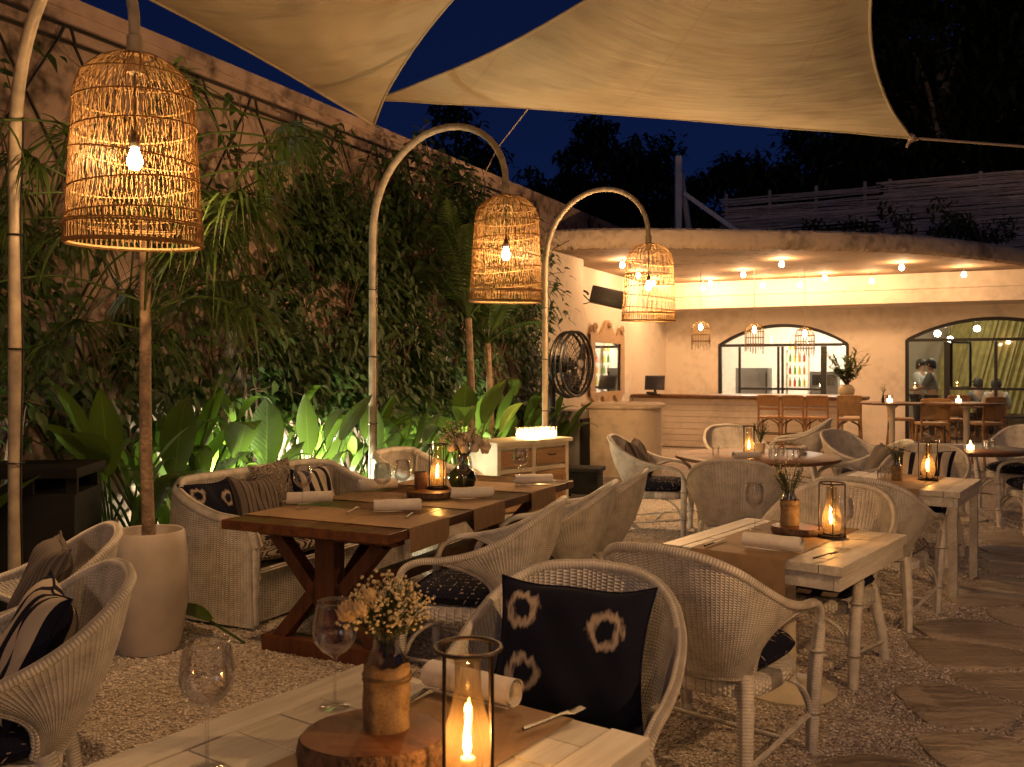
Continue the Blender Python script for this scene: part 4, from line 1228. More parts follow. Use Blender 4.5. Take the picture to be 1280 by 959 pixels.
# ------------------------------------------------------------------ wicker sofa
def sofa(name, label, cat, loc, rz, Wd, group=None):
    t = thing(name, label, cat, loc, rz, group)
    h = Wd/2
    prof = [(-h+.02,.44,.50), (-h+.005,.42,.59), (-h,.34,.645), (-h,.12,.67), (-h+.01,-.10,.74), (-h+.05,-.26,.815), (-h+.16,-.345,.84), (-h+.35,-.36,.85)]
    half = crom(prof, 5)
    full = half+[Vector((0,-.36,.85))]+[Vector((-p.x, p.y, p.z)) for p in half[::-1]]
    acc = [0]
    for a, b in zip(full[:-1], full[1:]): acc.append(acc[-1]+(b-a).length)
    mb = MB(); NV = 12
    for off, fl in ((0, False), (-.06, True)):
        rows = []
        for i, p in enumerate(full):
            inn = Vector((-p.x*(.06/h if abs(p.x) > h*.8 else 0), .06 if p.y < -.25 else 0, 0)) if off else Vector((0,0,0))
            base = Vector((p.x*1.03, p.y-(.05 if p.y < -.2 else 0)+(.03 if p.y > .3 else 0), .02 if not off else .3))
            rows.append([base.lerp(p, v/NV)+inn for v in range(NV+1)])
        vs = [q for r_ in rows for q in r_]
        fs = [(i*(NV+1)+j, (i+1)*(NV+1)+j, (i+1)*(NV+1)+j+1, i*(NV+1)+j+1) for i in range(len(rows)-1) for j in range(NV)]
        mb.add(vs, [q if fl else q[::-1] for q in fs], [(acc[i], v/NV*.85) for i in range(len(rows)) for v in range(NV+1)])
    part('shell', mb, M['wickersofa'], t, angle=80)
    mb = MB(); mb.tube([p+Vector((.028 if p.x < -h*.8 else -.028 if p.x > h*.8 else 0, .028 if p.y < -.25 else 0, 0)) for p in full], .036, 10)
    for s in (-1, 1): mb.tube(crom([(s*(h-.04),.42,.49), (s*(h-.03),.43,.3), (s*(h-.015),.44,.03)], 4), .036, 10)
    part('arm_rim', mb, M['wrap'], t)
    mb = MB()
    vs = [(-h+.03,.41,.02), (h-.03,.41,.02), (h-.03,.41,.33), (-h+.03,.41,.33), (h-.03,-.3,.33), (-h+.03,-.3,.33)]
    mb.add(vs, [(0,1,2,3), (3,2,4,5)], [(0,0), (Wd,0), (Wd,.31), (0,.31), (Wd,1), (0,1)])
    mb.tube([(-h+.04,.41,.33), (h-.04,.41,.33)], .022, 8)
    part('seat', mb, M['wickersofa'], t, smooth=True)
    return t
so_c = Vector((-1.605,5.61,0))+Vector((UX,UY,0))*.90+Vector((-UY,UX,0))*.42
so_rz = math.atan2(-UX, UY)        # faces away from the wall: local +y -> (UY,-UX)
so_rz = rot_of(UY, -UX)
sofa('wicker_sofa', 'long white wicker sofa with rolled arms along the planted wall', 'sofa', so_c, so_rz, 1.80)
sofa('wrapped_armchair', 'white skirted wicker armchair past the end of the sofa', 'armchair', so_c+Vector((UX,UY,0))*1.75+Vector((UY,-UX,0))*.03, so_rz, .80)
MW = Matrix.Translation(so_c) @ Matrix.Rotation(so_rz, 4, 'Z')
o = link('sofa_cushion', cushion_mesh(M['damask'], 1.66, .66, .11)); o.location = (MW @ Vector((0,.06,.395))); o.rotation_euler = (0,0,so_rz)
tag(o, 'long black and white patterned seat cushion on the wicker sofa', 'cushion')
# local +x of the sofa points towards the camera end? (x axis = facing rotated -90)
MW2 = Matrix.Translation(so_c+Vector((UX,UY,0))*1.75+Vector((UY,-UX,0))*.03) @ Matrix.Rotation(so_rz, 4, 'Z')
o = link('sofa_cushion', cushion_mesh(M['damask'], .66, .66, .11)); o.location = (MW2 @ Vector((0,.06,.395))); o.rotation_euler = (0,0,so_rz)
tag(o, 'square patterned seat cushion on the skirted armchair', 'cushion')
for (xl, kind, lab, tl, z, yb, roll, sz) in (
        (.62, 'rings', 'black pillow with ring prints leaning in the near sofa corner', 16, .645, -.16, 0, (.46,.42,.15)),
        (.24, 'fine', 'finely striped grey pillow second along the sofa', 20, .645, -.10, .06, (.44,.42,.15)),
        (-.06, 'damask', 'tall black and white patterned pillow in the middle of the sofa', 12, .71, -.20, -.05, (.44,.42,.13)),
        (-.42, 'stripes', 'navy and cream striped pillow toward the far sofa arm', 20, .645, -.12, .05, (.46,.42,.15))):
    s = -1 if (Matrix.Rotation(so_rz,3,'Z') @ Vector((1,0,0))).dot(Vector((UX,UY,0))) > 0 else 1
    mw = MW @ Matrix.Translation((xl*s, yb, z)) @ Matrix.Rotation(R(tl), 4, 'X') @ Matrix.Rotation(PI, 4, 'Z') @ Matrix.Rotation(roll, 4, 'Y')
    pillow(kind, mw, lab, sz)

# ------------------------------------------------------------------ tables
def plank_table(label, cx, cy, fx, fy, wd, ln, ped=False, name='plank_table'):
    """top with long edge boards and short cross planks, local y along the edge boards"""
    t = thing(name, label, 'table', (cx, cy, 0), rot_of(fx, fy), 'white plank top tables')
    mb = MB(); eb = .105; th = .042; z = .75-th/2; r_ = random.Random(int(cx*100))
    for s in (-1, 1): mb.box((s*(wd/2-eb/2), 0, z), (eb-.004, ln, th))
    n = round(ln/.135); pw = ln/n
    for i in range(n):
        y0 = -ln/2+pw*(i+.5)
        for s in (-1, 1):
            xw = (wd-2*eb)/2
            mb.box((s*xw/2, y0, z-r_.uniform(0, .002)), (xw-.004, pw-.004, th-.002))
    part('tabletop', mb, M['whitewood'], t, bevel=.0022, smooth=False)
    mb = MB()
    for s in (-1, 1):
        mb.box((s*(wd/2-.03), 0, .75-th-.035), (.025, ln-.03, .068)); mb.box((0, s*(ln/2-.03), .75-th-.035), (wd-.09, .025, .068))
    part('apron', mb, M['whitewood'], t, bevel=.002, smooth=False)
    if ped:
        mb = MB(); mb.lathe([(.045,.04), (.04,.08), (.04,.60), (.06,.64)], 20); part('leg', mb, M['cab'], t)
        mb = MB(); mb.lathe([(.23,0), (.235,.012), (.22,.022), (.06,.045), (.045,.06)], 36); part('foot', mb, M['cab'], t)
    else:
        for sx in (-1, 1):
            for sy in (-1, 1):
                mb = MB(); mb.box((sx*(wd/2-.05), sy*(ln/2-.05), .353), (.055, .055, .706)); part('leg', mb, M['whitewood'], t, bevel=.004, smooth=False)
    return t
NT = ((-.055, 2.38), (.58, .815)); NL = 1.7
plank_table('white plank table with a wood slice and lantern nearest the camera', NT[0][0]-NT[1][0]*NL/2, NT[0][1]-NT[1][1]*NL/2, *NT[1], .92, NL)
plank_table('square white plank table with a draped brown runner and pedestal', 1.37, 4.57, .62, .785, .87, .98, True)
plank_table('white plank table on slim legs behind the patterned seat chair', 2.95, 6.92, .58, .815, .92, .92)
# long trestle table
lt_c = Vector((-.575, 5.99, 0)); lt_rz = rot_of(UX, UY)
lt = thing('trestle_table', 'long dark red wooden table with crossed trestle legs', 'table', lt_c, lt_rz)
mb = MB(); r_ = random.Random(2)
for i in range(6):
    x = -.55+1.1*(i+.5)/6; mb.box((x, 0, .733-r_.uniform(0,.002)), (1.1/6-.005, 2.5-.24, .052))
for s in (-1, 1): mb.box((0, s*1.19, .733), (1.1, .12, .053))
part('tabletop', mb, M['redwood'], lt, bevel=.004, smooth=False)
for s in (-1, 1):
    y = s*1.0
    mb = MB(); mb.box((0, y, .395), (.13, .10, .62)); mb.box((0, y, .045), (.86, .12, .09)); mb.box((0, y, .680), (.92, .10, .055))
    for q in (-1, 1):
        mb.bar((q*.03, y, .30), (q*.36, y, .66), .075, .085, (0,1,0)); mb.bar((q*.03, y, .42), (q*.34, y, .07), .075, .085, (0,1,0))
    part('trestle', mb, M['redleg'], lt, bevel=.005, smooth=False)
    mb = MB(); mb.bar((0, s*.96, .30), (0, s*.48, .66), .07, .07); part('brace', mb, M['redleg'], lt, bevel=.004, smooth=False)
mb = MB(); mb.box((0,0,.33), (.07, 1.9, .10)); part('stretcher', mb, M['redleg'], lt, bevel=.004, smooth=False)
def round_table(label, x, y, r, top=.75, mat='tablewood', n=1, name='round_table', cat='table', group='round wooden tables'):
    t = thing(name, label, cat, (x, y, 0), 0, group)
    mb = MB(); mb.lathe([(0,top-.035), (r-.01,top-.035), (r,top-.028), (r,top-.006), (r-.008,top), (0,top)], 56); part('tabletop', mb, M[mat], t)
    mb = MB(); mb.lathe([(.045,.05), (.045,top-.10), (.12,top-.04)], 20); part('leg', mb, M['cab'], t)
    mb = MB(); mb.lathe([(.25,0), (.25,.02), (.07,.05), (.05,.08)], 30); part('foot', mb, M['cab'], t)
    return t
round_table('large round wooden table with many glasses in front of the podium', 2.38, 8.95, .78)
round_table('dark round wooden table with a candle at the frame edge', 4.75, 9.75, .66)
round_table('tall round bar table beside the cane backed chair', px2x(1115,14.7), 14.7, .48, 1.05, name='bar_table', cat='bar table', group='tall round bar tables')
round_table('tall round bar table between the honey cane chairs', px2x(1208,14.3), 14.3, .52, 1.06, name='bar_table', cat='bar table', group='tall round bar tables')

# ------------------------------------------------------------------ things on the tables
def mesh_glass(H=.265, Rb=.056):
    mb = MB(); mb.lathe([(.040,0), (.040,.002), (.012,.006), (.0042,.012), (.0038,.09*H/.265+.02), (.008,.125), (.032,.140), (.050,.162), (Rb,.188), (.0535,.215), (.046,H-.012), (.0425,H), (.0418,H), (.0455,H-.012), (.052,.215), (Rb-.0012,.188), (.0485,.163), (.030,.142), (0,.132)], 28)
    return mb.mesh('glass', M['glass'], angle=180)
WG = mesh_glass()
def wine_glass(x, y, z, label, s=1.0):
    o = link('wine_glass', WG); o.location = (x, y, z+.001); o.scale = (s, s, s); return tag(o, label, 'wine glass', 'stemmed wine glasses')
mb = MB(); mb.lathe([(.032,0), (.036,.09), (.0345,.09), (.031,.008), (0,.008)], 18); TUM = mb.mesh('tumbler', M['glass'])
def tumbler(x, y, z, label):
    o = link('tumbler', TUM); o.location = (x, y, z+.001); return tag(o, label, 'tumbler', 'water tumblers')
mb = MB()
mb.tube([(.066*math.cos(2*PI*j/32), .066*math.sin(2*PI*j/32), .29) for j in range(32)], .0045, 6, True)
mb.tube([(.068*math.cos(2*PI*j/32), .068*math.sin(2*PI*j/32), .012) for j in range(32)], .005, 6, True)
for q in range(4): mb.tube([(.066*math.cos(PI/2*q+.5), .066*math.sin(PI/2*q+.5), z) for z in (.006,.29)], .0038, 6)
mb.lathe([(0,.0), (.072,.0), (.072,.008), (.045,.012), (.045,.022), (0,.024)], 28)
LG_cage = mb.mesh('cage', M['iron'])
mb = MB(); mb.lathe([(.036,.024), (.047,.05), (.053,.085), (.047,.125), (.034,.17), (.027,.21), (.026,.262), (.0285,.27), (.027,.27), (.0245,.262), (.0255,.21), (.0325,.17), (.0455,.125), (.0515,.085), (.0455,.05), (.0345,.024)], 28, cap=False); LG_ch = mb.mesh('chimney', M['chimney'], angle=180)
mb = MB(); mb.lathe([(0,.024), (.017,.024), (.017,.066), (.014,.071), (.004,.068), (.0016,.069), (.0012,.082), (0,.082)], 16); LG_ca = mb.mesh('candle', M['wax'])
mb = MB(); mb.lathe([(0,.070), (.0055,.078), (.0088,.094), (.0078,.117), (.0042,.145), (0,.178)], 14); LG_fl = mb.mesh('flame', M['flame'], angle=180)
def lantern(x, y, z, label, pw=1.0, rz=.3, s=1.0):
    t = thing('candle_lantern', label, 'lantern', (x, y, z+.001), rz, 'candle lanterns on the tables')
    t.scale = (s, s, s)
    for nm, me in (('cage', LG_cage), ('chimney', LG_ch), ('candle', LG_ca)): link(nm, me, t)
    f = link('flame', LG_fl, t); q = rnd.uniform(.72, 1.12); f.scale = (rnd.uniform(.9,1.25), rnd.uniform(.9,1.25), q); f.location = (0, 0, .07*(1-q)); f.rotation_euler = (rnd.uniform(-.07,.07), rnd.uniform(-.07,.07), 0)
    point(t, (0,0,.118), pw, (1,.47,.13), .009)
    return t
def slice_mesh(seed, r, h):
    rr = random.Random(seed); mb = MB(); n = 40; ph = [rr.uniform(0,6) for _ in range(3)]
    def rad(a): return r*(1+.05*math.sin(2*a+ph[0])+.03*math.sin(3*a+ph[1])+.015*math.sin(7*a+ph[2]))
    pr = [(.93,0), (1,.006), (1.015,h*.5), (1,h-.006), (.965,h)]
    vs = [(rad(2*PI*j/n)*k+rr.uniform(-.002,.002), 0, z) for k, z in pr for j in range(n)]
    vs = [(vs[i][0]*math.cos(2*PI*(i % n)/n), vs[i][0]*math.sin(2*PI*(i % n)/n), vs[i][2]) for i in range(len(vs))]
    mb.add(vs, [(i*n+j, i*n+(j+1) % n, (i+1)*n+(j+1) % n, (i+1)*n+j) for i in range(4) for j in range(n)]+[tuple(range(n))[::-1]])
    m2 = MB(); m2.add([(rad(2*PI*j/n)*.965*math.cos(2*PI*j/n), rad(2*PI*j/n)*.965*math.sin(2*PI*j/n), h+.0005) for j in range(n)]+[(0,0,h+.001)], [(j, (j+1) % n, n) for j in range(n)])
    return mb.mesh('bark', M['barkring']), m2.mesh('face', M['slice'])
def wood_slice(x, y, z, label, r=.145, h=.045, seed=1):
    t = thing('wood_slice', label, 'serving board', (x, y, z+.001), 0, 'wood slice boards')
    a, b = slice_mesh(seed, r, h); link('bark', a, t); link('face', b, t); return t
def napkin_meshes():
    out = []
    for sd in range(3):
        rr = random.Random(sd+50); mb = MB(); L = .27
        prof = []
        for k in range(44):
            a = k/44*2*PI*2.3+rr.uniform(0,.02); r = .038-.012*k/44
            prof.append((r*math.cos(a), r*math.sin(a)*.94))
        n = len(prof); st = 9
        vs = [(-L/2+L*i/st+.004*math.sin(j*.5+sd), y*(1+.05*math.sin(i+sd)), z*(1+.04*math.cos(i*1.3+sd))+.036) for i in range(st+1) for j, (y, z) in enumerate(prof)]
        mb.add(vs, [(i*n+j, i*n+j+1, (i+1)*n+j+1, (i+1)*n+j) for i in range(st) for j in range(n-1)])
        # loose flap lying on the table
        mb.add([(-L/2+L*i/6, -.020-.012*k/2, .005+.002*math.sin(i*1.1+k)) for k in range(3) for i in range(7)], [(k*7+i, k*7+i+1, k*7+i+8, k*7+i+7) for k in range(2) for i in range(6)])
        out.append(mb.mesh('napkin', M['linen'], angle=180))
    return out
NK = napkin_meshes(); nkc = [0]
def napkin(x, y, z, ang, label):
    o = link('rolled_napkin', NK[nkc[0] % 3]); nkc[0] += 1
    o.location = (x, y, z+.002); o.rotation_euler = (0,0,ang); return tag(o, label, 'napkin', 'rolled white napkins')
def fork_mesh():
    mb = MB()
    mb.tube([(0,-.09,.004), (0,-.02,.006), (0,.03,.009), (0,.055,.006)], [.0048,.0035,.003,.006], 6)
    for x in (-.009,-.003,.003,.009): mb.tube([(x*.5,.05,.006), (x,.065,.004), (x,.105,.008)], .0015, 5)
    return mb.mesh('fork', M['silver'])
def knife_mesh():
    mb = MB(); mb.tube([(0,-.10,.005), (0,-.01,.006)], [.006,.0045], 6); mb.box((0,.055,.005), (.016,.13,.0022)); return mb.mesh('knife', M['silver'])
FK, KN = fork_mesh(), knife_mesh()
def cutlery(kind, x, y, z, ang, label):
    o = link(kind, FK if kind == 'fork' else KN); o.location = (x, y, z+.002); o.rotation_euler = (0,0,ang); return tag(o, label, kind, 'cutlery')
def runner(label, loc, rz, wd, ln, drops=(0,0), z=.752):
    """paper runner, local y along; drops = overhang at the -y and +y ends"""
    mb = MB(); path = []
    if drops[0]: path += [(-ln/2-.006, z-drops[0]), (-ln/2-.006, z-drops[0]*.5), (-ln/2-.005, z-.012)]
    path += [(-ln/2, z)]+[(-ln/2+ln*i/12, z+.0006*math.sin(i*2.1)) for i in range(1, 12)]+[(ln/2, z)]
    if drops[1]: path += [(ln/2+.005, z-.012), (ln/2+.006, z-drops[1]*.5), (ln/2+.006, z-drops[1])]
    n = len(path)
    vs = [(x, y+(.004*math.sin(x*9+zz*20) if zz < z-.02 else 0), zz) for y, zz in path for x in (-wd/2, 0, wd/2)]
    mb.add(vs, [(i*3+k, i*3+k+1, i*3+k+4, i*3+k+3) for i in range(n-1) for k in range(2)])
    return solo('table_runner', mb, M['kraft'], label, 'table runner', loc, rz, 'brown paper runners', angle=60)
def bouquet(mb_f, mb_s, base, h, spread, nf, nsprig, rr, fl=.012, big=3):
    for k in range(nf):
        a = rr.uniform(0,2*PI); q = rr.random()**.5
        tip = Vector((math.cos(a)*spread*q, math.sin(a)*spread*q, h*(1-.35*q*q)*rr.uniform(.72,1.05)))
        mb_s.tube([Vector(base), Vector(base)+Vector((tip.x*.3, tip.y*.3, tip.z*.6)), Vector(base)+tip], .0012, 4)
        s = fl*rr.uniform(.6,1.3)
        for _ in range(4):
            c_ = Vector(base)+tip+Vector((rr.gauss(0,s*1.3), rr.gauss(0,s*1.3), rr.gauss(0,s*1.1))); q_ = s*.5*rr.uniform(.6,1.2)
            mb_f.lathe([(0,-q_), (q_*.9,-q_*.2), (q_*.7,q_*.6), (0,q_*.7)], 6, tuple(c_))
    for k in range(nsprig):
        a = rr.uniform(0,2*PI); tip = Vector((math.cos(a)*spread*.8, math.sin(a)*spread*.8, h*rr.uniform(.5,.95)))
        mb_s.tube([Vector(base), Vector(base)+tip*.55+Vector((0,0,.02)), Vector(base)+tip], .0014, 4)
        for t_ in range(7): mb_s.leaf(Vector(base)+tip*(.45+.55*t_/7), (rr.gauss(0,1), rr.gauss(0,1), .4), (0,0,1), rr.uniform(.02,.045), .012, .2, 2, .2)
def rose(mb, c, r, rr):
    for k in range(34):
        a = k*2.4; z = 1-1.25*k/34; q = math.sqrt(max(0, 1-z*z)); d = Vector((math.cos(a)*q, math.sin(a)*q, z))
        tg = (Vector((0,0,1))-d*d.z); tg = tg.normalized() if tg.length > .1 else Vector((math.cos(a), math.sin(a), 0))
        mb.leaf(Vector(c)+d*r*.55-tg*r*.3, tg+d*.45, -d, r*.75, r*.72, -.05, 3, .4, .5)
def burlap_vase(x, y, z, label, s=1.0, full=True, seed=4):
    rr = random.Random(seed); t = thing('flower_vase', label, 'vase', (x, y, z+.001), .2, 'bottle vases wrapped in burlap'); t.scale = (s,s,s)
    mb = MB(); mb.lathe([(0,.002), (.043,.002), (.044,.13), (.041,.15), (.030,.175), (.028,.215), (.030,.222), (.0275,.222), (.0255,.21), (.027,.175), (.038,.15), (.041,.13), (.040,.01), (0,.008)], 24); part('bottle', mb, M['glass'], t)
    mb = MB(); rows = []
    for i, zz in enumerate((0,.02,.05,.08,.105,.135,.142)):
        rows.append([((.0495+rr.uniform(-.002,.003)+.002*math.sin(j*1.3+i))*math.cos(2*PI*j/28), (.0495+rr.uniform(-.002,.003))*math.sin(2*PI*j/28), zz+(rr.uniform(-.006,.006) if i in (0,6) and i else 0)) for j in range(28)])
    vs = [p for r_ in rows for p in r_]; mb.add(vs, [(i*28+j, i*28+(j+1) % 28, (i+1)*28+(j+1) % 28, (i+1)*28+j) for i in range(6) for j in range(28)], [(j*.011, i*.022) for i in range(7) for j in range(28)])
    mb.tube([(.0525*math.cos(2*PI*j/24), .0525*math.sin(2*PI*j/24), .108+.004*math.sin(j*.5)) for j in range(24)], .0025, 5, True)
    mb.tube([(.0525*math.cos(2*PI*j/24), .0525*math.sin(2*PI*j/24), .115+.003*math.cos(j*.5)) for j in range(24)], .0025, 5, True)
    part('burlap_wrap', mb, M['burlap'], t)
    mf, ms = MB(), MB()
    if full:
        bouquet(mf, ms, (0,0,.15), .175, .10, 150, 9, rr, .0078)
        mr = MB()
        rose(mr, (-.085,-.02,.255), .032, rr); rose(mr, (-.06,-.06,.27), .026, rr); rose(mr, (-.04,-.04,.295), .022, rr)
        part('blossom', mr, M['rose'], t)
        part('small_blossoms', mf, M['driedflower'], t)
    else:
        bouquet(mf, ms, (0,0,.12), .26, .10, 26, 26, rr, .010); part('small_blossoms', mf, M['driedflower'], t)
    part('sprigs', ms, M['sprig'], t)
    return t

# near table
Z = .75
nax, nay = (.81, -.58), (.58, .815)
def near(s, t):  # s metres from the outer left edge across, t metres back from the far edge
    return (-.427+nax[0]*s-nay[0]*t, 2.647+nax[1]*s-nay[1]*t)
nr = rot_of(*nay)
rx, ry = near(.52, NL/2)
runner('brown paper runner along the near plank table', (rx, ry, 0), nr, .40, NL-.02)
wood_slice(-.30, 1.995, Z+.003, 'thick dark wood slice carrying the dried bouquet on the near table', .150, .058, 3)
burlap_vase(-.275, 2.02, Z+.062, 'burlap wrapped bottle of dried yellow flowers on the near wood slice')
lantern(-.088, 1.83, Z+.003, 'candle lantern with a wire cage nearest the camera', 2.6, .35)
wine_glass(-.445, 2.31, Z, 'empty wine glass next to the dried bouquet')
wine_glass(-.645, 1.945, Z, 'empty wine glass near the outer edge of the close table', 1.04)
napkin(-.105, 2.36, Z+.004, math.atan2(nax[1], nax[0])+.02, 'rolled white napkin behind the nearest lantern')
napkin(-.57, 1.66, Z, math.atan2(nay[1], nay[0])-1.2, 'rolled white napkin cut by the bottom of the picture')
cutlery('fork', .095, 2.20, Z+.004, nr-.25, 'steel fork on the runner beside the nearest napkin')
cutlery('knife', -.27, 2.30, Z+.004, nr+.2, 'steel knife behind the burlap vase')
# square middle table
mrz = rot_of(.62, .785)
def midp(s, t): return (1.36+.785*s+.62*t, 4.58-.62*s+.785*t)
px_, py_ = midp(-.03, 0)
runner('brown paper runner hanging over the front of the square table', (px_, py_, 0), mrz, .46, 1.0, (.20, .12))
wood_slice(1.46, 4.72, Z+.003, 'wood slice under the potted sprigs on the square table', .125, .035, 5)
burlap_vase(1.43, 4.74, Z+.041, 'burlap wrapped vase of green sprigs on the square table', .92, False, 6)
lantern(1.60, 4.60, Z+.003, 'candle lantern on the square pedestal table', 2.6, .8, .93)
wine_glass(1.275, 4.83, Z, 'wine glass behind the napkin on the square table', .92)
wine_glass(1.545, 4.30, Z+.004, 'wine glass in front of the lantern on the square table', .92)
napkin(1.21, 4.27, Z+.004, math.atan2(-.62,.785)+.05, 'rolled white napkin on the square pedestal table')
cutlery('fork', 1.40, 4.12, Z+.004, mrz-.2, 'fork on the square table runner'); cutlery('knife', .97, 4.42, Z+.004, mrz, 'knife on the square table runner')
# long table
def lp(x, y):
    c, s = math.cos(lt_rz), math.sin(lt_rz); return (lt_c.x+c*x-s*y, lt_c.y+s*x+c*y)
ZL = .762
for q, yy in enumerate((-.85, -.14, .68)):
    x_, y_ = lp(0, yy)
    runner('brown paper runner across the long table, '+['at the trestle end nearest the camera', 'in the middle under the lantern', 'at the end by the sideboard'][q], (x_, y_, 0), lt_rz+PI/2, .42, 1.10, (.13, .05), ZL)
def lti(px, py, z=ZL):
    Y = 1150*(1.6-z)/(py-460); return ((px-640)/1150*Y, Y)
nn = math.atan2(UY, UX)
for (px, py, da, lb) in ((387,624,.0,'on the sofa side at the trestle end of the long table'), (472,607,.1,'on the sofa side in the middle of the long table'), (497,634,-.1,'next to the draped runner nearest the camera on the long table'), (590,618,-.05,'in front of the white bouquet on the long table'), (667,601,-.1,'at the sideboard end of the long table')):
    x_, y_ = lti(px, py, ZL+.03); napkin(x_, y_, ZL+.004, nn-.85+da, 'rolled white napkin '+lb)
x_, y_ = lti(537, 622); wood_slice(x_, y_, ZL+.003, 'wood slice under the lantern on the long table', .15, .04, 9)
x_, y_ = lti(547, 612, ZL+.04); lantern(x_, y_, ZL+.045, 'candle lantern on the long wooden table', 2.6, .2)
tb = thing('tin_caddy', 'small square brown tin beside the lantern on the long table', 'tin', (*lti(526, 612, ZL+.04), ZL+.045), .4)
mb = MB(); mb.box((0,0,.055), (.07,.07,.11)); part('box', mb, M['tablewood'], tb, bevel=.004); mb = MB(); mb.box((0,0,.112), (.06,.06,.003)); part('mouth', mb, M['black'], tb)
x_, y_ = lti(578, 614)
vz = thing('bouquet_vase', 'round dark glass vase with a big white bouquet on the long table', 'vase', (x_, y_, ZL+.001))
mb = MB(); mb.lathe([(0,0), (.05,.002), (.085,.04), (.098,.085), (.085,.13), (.05,.16), (.045,.175), (.04,.175), (.045,.155), (0,.15)], 28); part('bowl', mb, M['darkvase'], vz)
mf, ms = MB(), MB(); rr = random.Random(12)
bouquet(mf, ms, (0,0,.16), .30, .17, 70, 22, rr, .016); part('small_blossoms', mf, M['petal'], vz); part('sprigs', ms, M['sprig'], vz)
mr = MB()
for k in range(17):
    a = k*2.4; q = math.sqrt(k/17); rose(mr, (.04+.15*q*math.cos(a), .15*q*math.sin(a), .36-.10*q*q+rr.uniform(-.02,.02)), .042, rr)
part('blossom', mr, M['petal'], vz)
for (px, py, lb) in ((378,637,'beside the sofa side napkin at the trestle end'), (478,634,'standing behind the nearest rolled napkin on the long table'), (503,628,'close in front of the small brown tin'), (580,619,'in front of the dark round vase'), (651,607,'alone at the sideboard end of the long table')):
    x_, y_ = lti(px, py); wine_glass(x_, y_, ZL+.003, 'wine glass '+lb, .98)
for (px, py, lb) in ((512,646,'fork beside the nearest napkin on the long table'), (440,640,'fork on the bare planks at the trestle end of the long table')):
    x_, y_ = lti(px, py); cutlery('fork', x_, y_, ZL+.004, lt_rz+.3, lb)
# round table, lantern table, dark round table
x0, y0 = 2.38, 8.95
lantern(2.28, 8.85, Z, 'candle lantern on the large round table', 3.0, .1)
for k, (dx, dy) in enumerate(((.12,-.18), (.22,-.05), (.32,-.22), (.05,-.36), (.40,-.08), (-.42,-.10), (.20,-.42), (.30,.18))):
    tumbler(x0+dx, y0+dy, Z, ['tumbler close beside the round table lantern', 'tumbler behind the cluster on the round table', 'tumbler in the outer cluster of the round table', 'tumbler on the camera side of the round table', 'tumbler nearest the bar stools on the round table', 'lone tumbler on the podium side of the round table', 'tumbler at the front rim of the round table', 'tumbler at the back of the round table'][k])
sp = thing('herb_pot', 'small pot of green sprigs on the round table', 'plant pot', (x0+.14, y0+.38, Z+.001))
mb = MB(); mb.lathe([(0,0), (.04,0), (.05,.09), (.045,.09), (0,.08)], 16); part('vessel', mb, M['cab'], sp)
mf, ms = MB(), MB(); bouquet(mf, ms, (0,0,.08), .24, .10, 10, 26, random.Random(3)); part('sprigs', ms, M['sprig'], sp); part('small_blossoms', mf, M['petal'], sp)
napkin(x0-.2, y0-.4, Z, .3, 'rolled napkin at the front of the large round table'); napkin(x0+.5, y0+.15, Z, 1.2, 'rolled napkin at the stool side of the large round table')
lantern(px2x(1160,6.95), 6.95, Z, 'candle lantern on the white table behind the patterned seat chair', 2.0, .5)
burlap_vase(px2x(1121,6.95), 6.95, Z, 'small burlap vase on the white lantern table', .8, False, 8)
for k, (px, Y) in enumerate(((1102,6.9), (1106,7.05))): tumbler(px2x(px,Y), Y, Z, ['tumbler at the corner of the white lantern table', 'tumbler just behind the corner tumbler of the white lantern table'][k])
runner('brown paper runner on the white lantern table', (2.95, 6.92, 0), rot_of(.58,.815), .40, .92, (.1, 0))
for k, (px, Y) in enumerate(((1158,9.6), (1172,9.75), (1232,9.6), (1240,9.8))): tumbler(px2x(px,Y), Y, Z, ['tumbler on the near rim of the dark round table', 'tumbler second from the rim of the dark round table', 'tumbler just past the candle jar of the dark round table', 'tumbler farthest past the candle jar of the dark round table'][k])
def candle_jar(x, y, z, label, pw=2.0, s=1.0, group='candles in glass jars'):
    t = thing('candle_jar', label, 'candle', (x, y, z+.001), 0, group); t.scale = (s,s,s)
    mb = MB(); mb.lathe([(0,0), (.036,0), (.038,.095), (.036,.095), (.034,.008), (0,.008)], 16); part('jar', mb, M['glass'], t)
    mb = MB(); mb.lathe([(0,.009), (.030,.009), (.030,.045), (0,.047)], 14); part('wax', mb, M['tealight'], t)
    mb = MB(); mb.lathe([(0,.047), (.009,.058), (.006,.075), (0,.09)], 10); part('flame', mb, M['flame'], t)
    if pw: point(t, (0,0,.13), pw, (1,.5,.16), .02)
    return t
candle_jar(px2x(1213,9.5), 9.5, Z, 'bright candle jar on the dark round table', 3.0, 1.1)
candle_jar(px2x(1112,14.5), 14.5, 1.05, 'candle jar on the first tall bar table', 2.5, 1.3)
candle_jar(px2x(1198,14.1), 14.1, 1.06, 'candle jar on the tall bar table between cane chairs', 2.5, 1.3)
bv = thing('bud_vase', 'thin bud vase next to the candle on the first tall bar table', 'vase', (px2x(1104,14.5), 14.5, 1.051))
mb = MB(); mb.lathe([(0,0), (.025,0), (.03,.05), (.014,.11), (.016,.13)], 12); part('bottle', mb, M['iron'], bv)
mf, ms = MB(), MB(); bouquet(mf, ms, (0,0,.12), .18, .06, 8, 8, random.Random(4)); part('sprigs', ms, M['sprig'], bv); part('small_blossoms', mf, M['petal'], bv)
napkin(4.45, 9.35, Z, .2, 'rolled napkin on the dark round table')
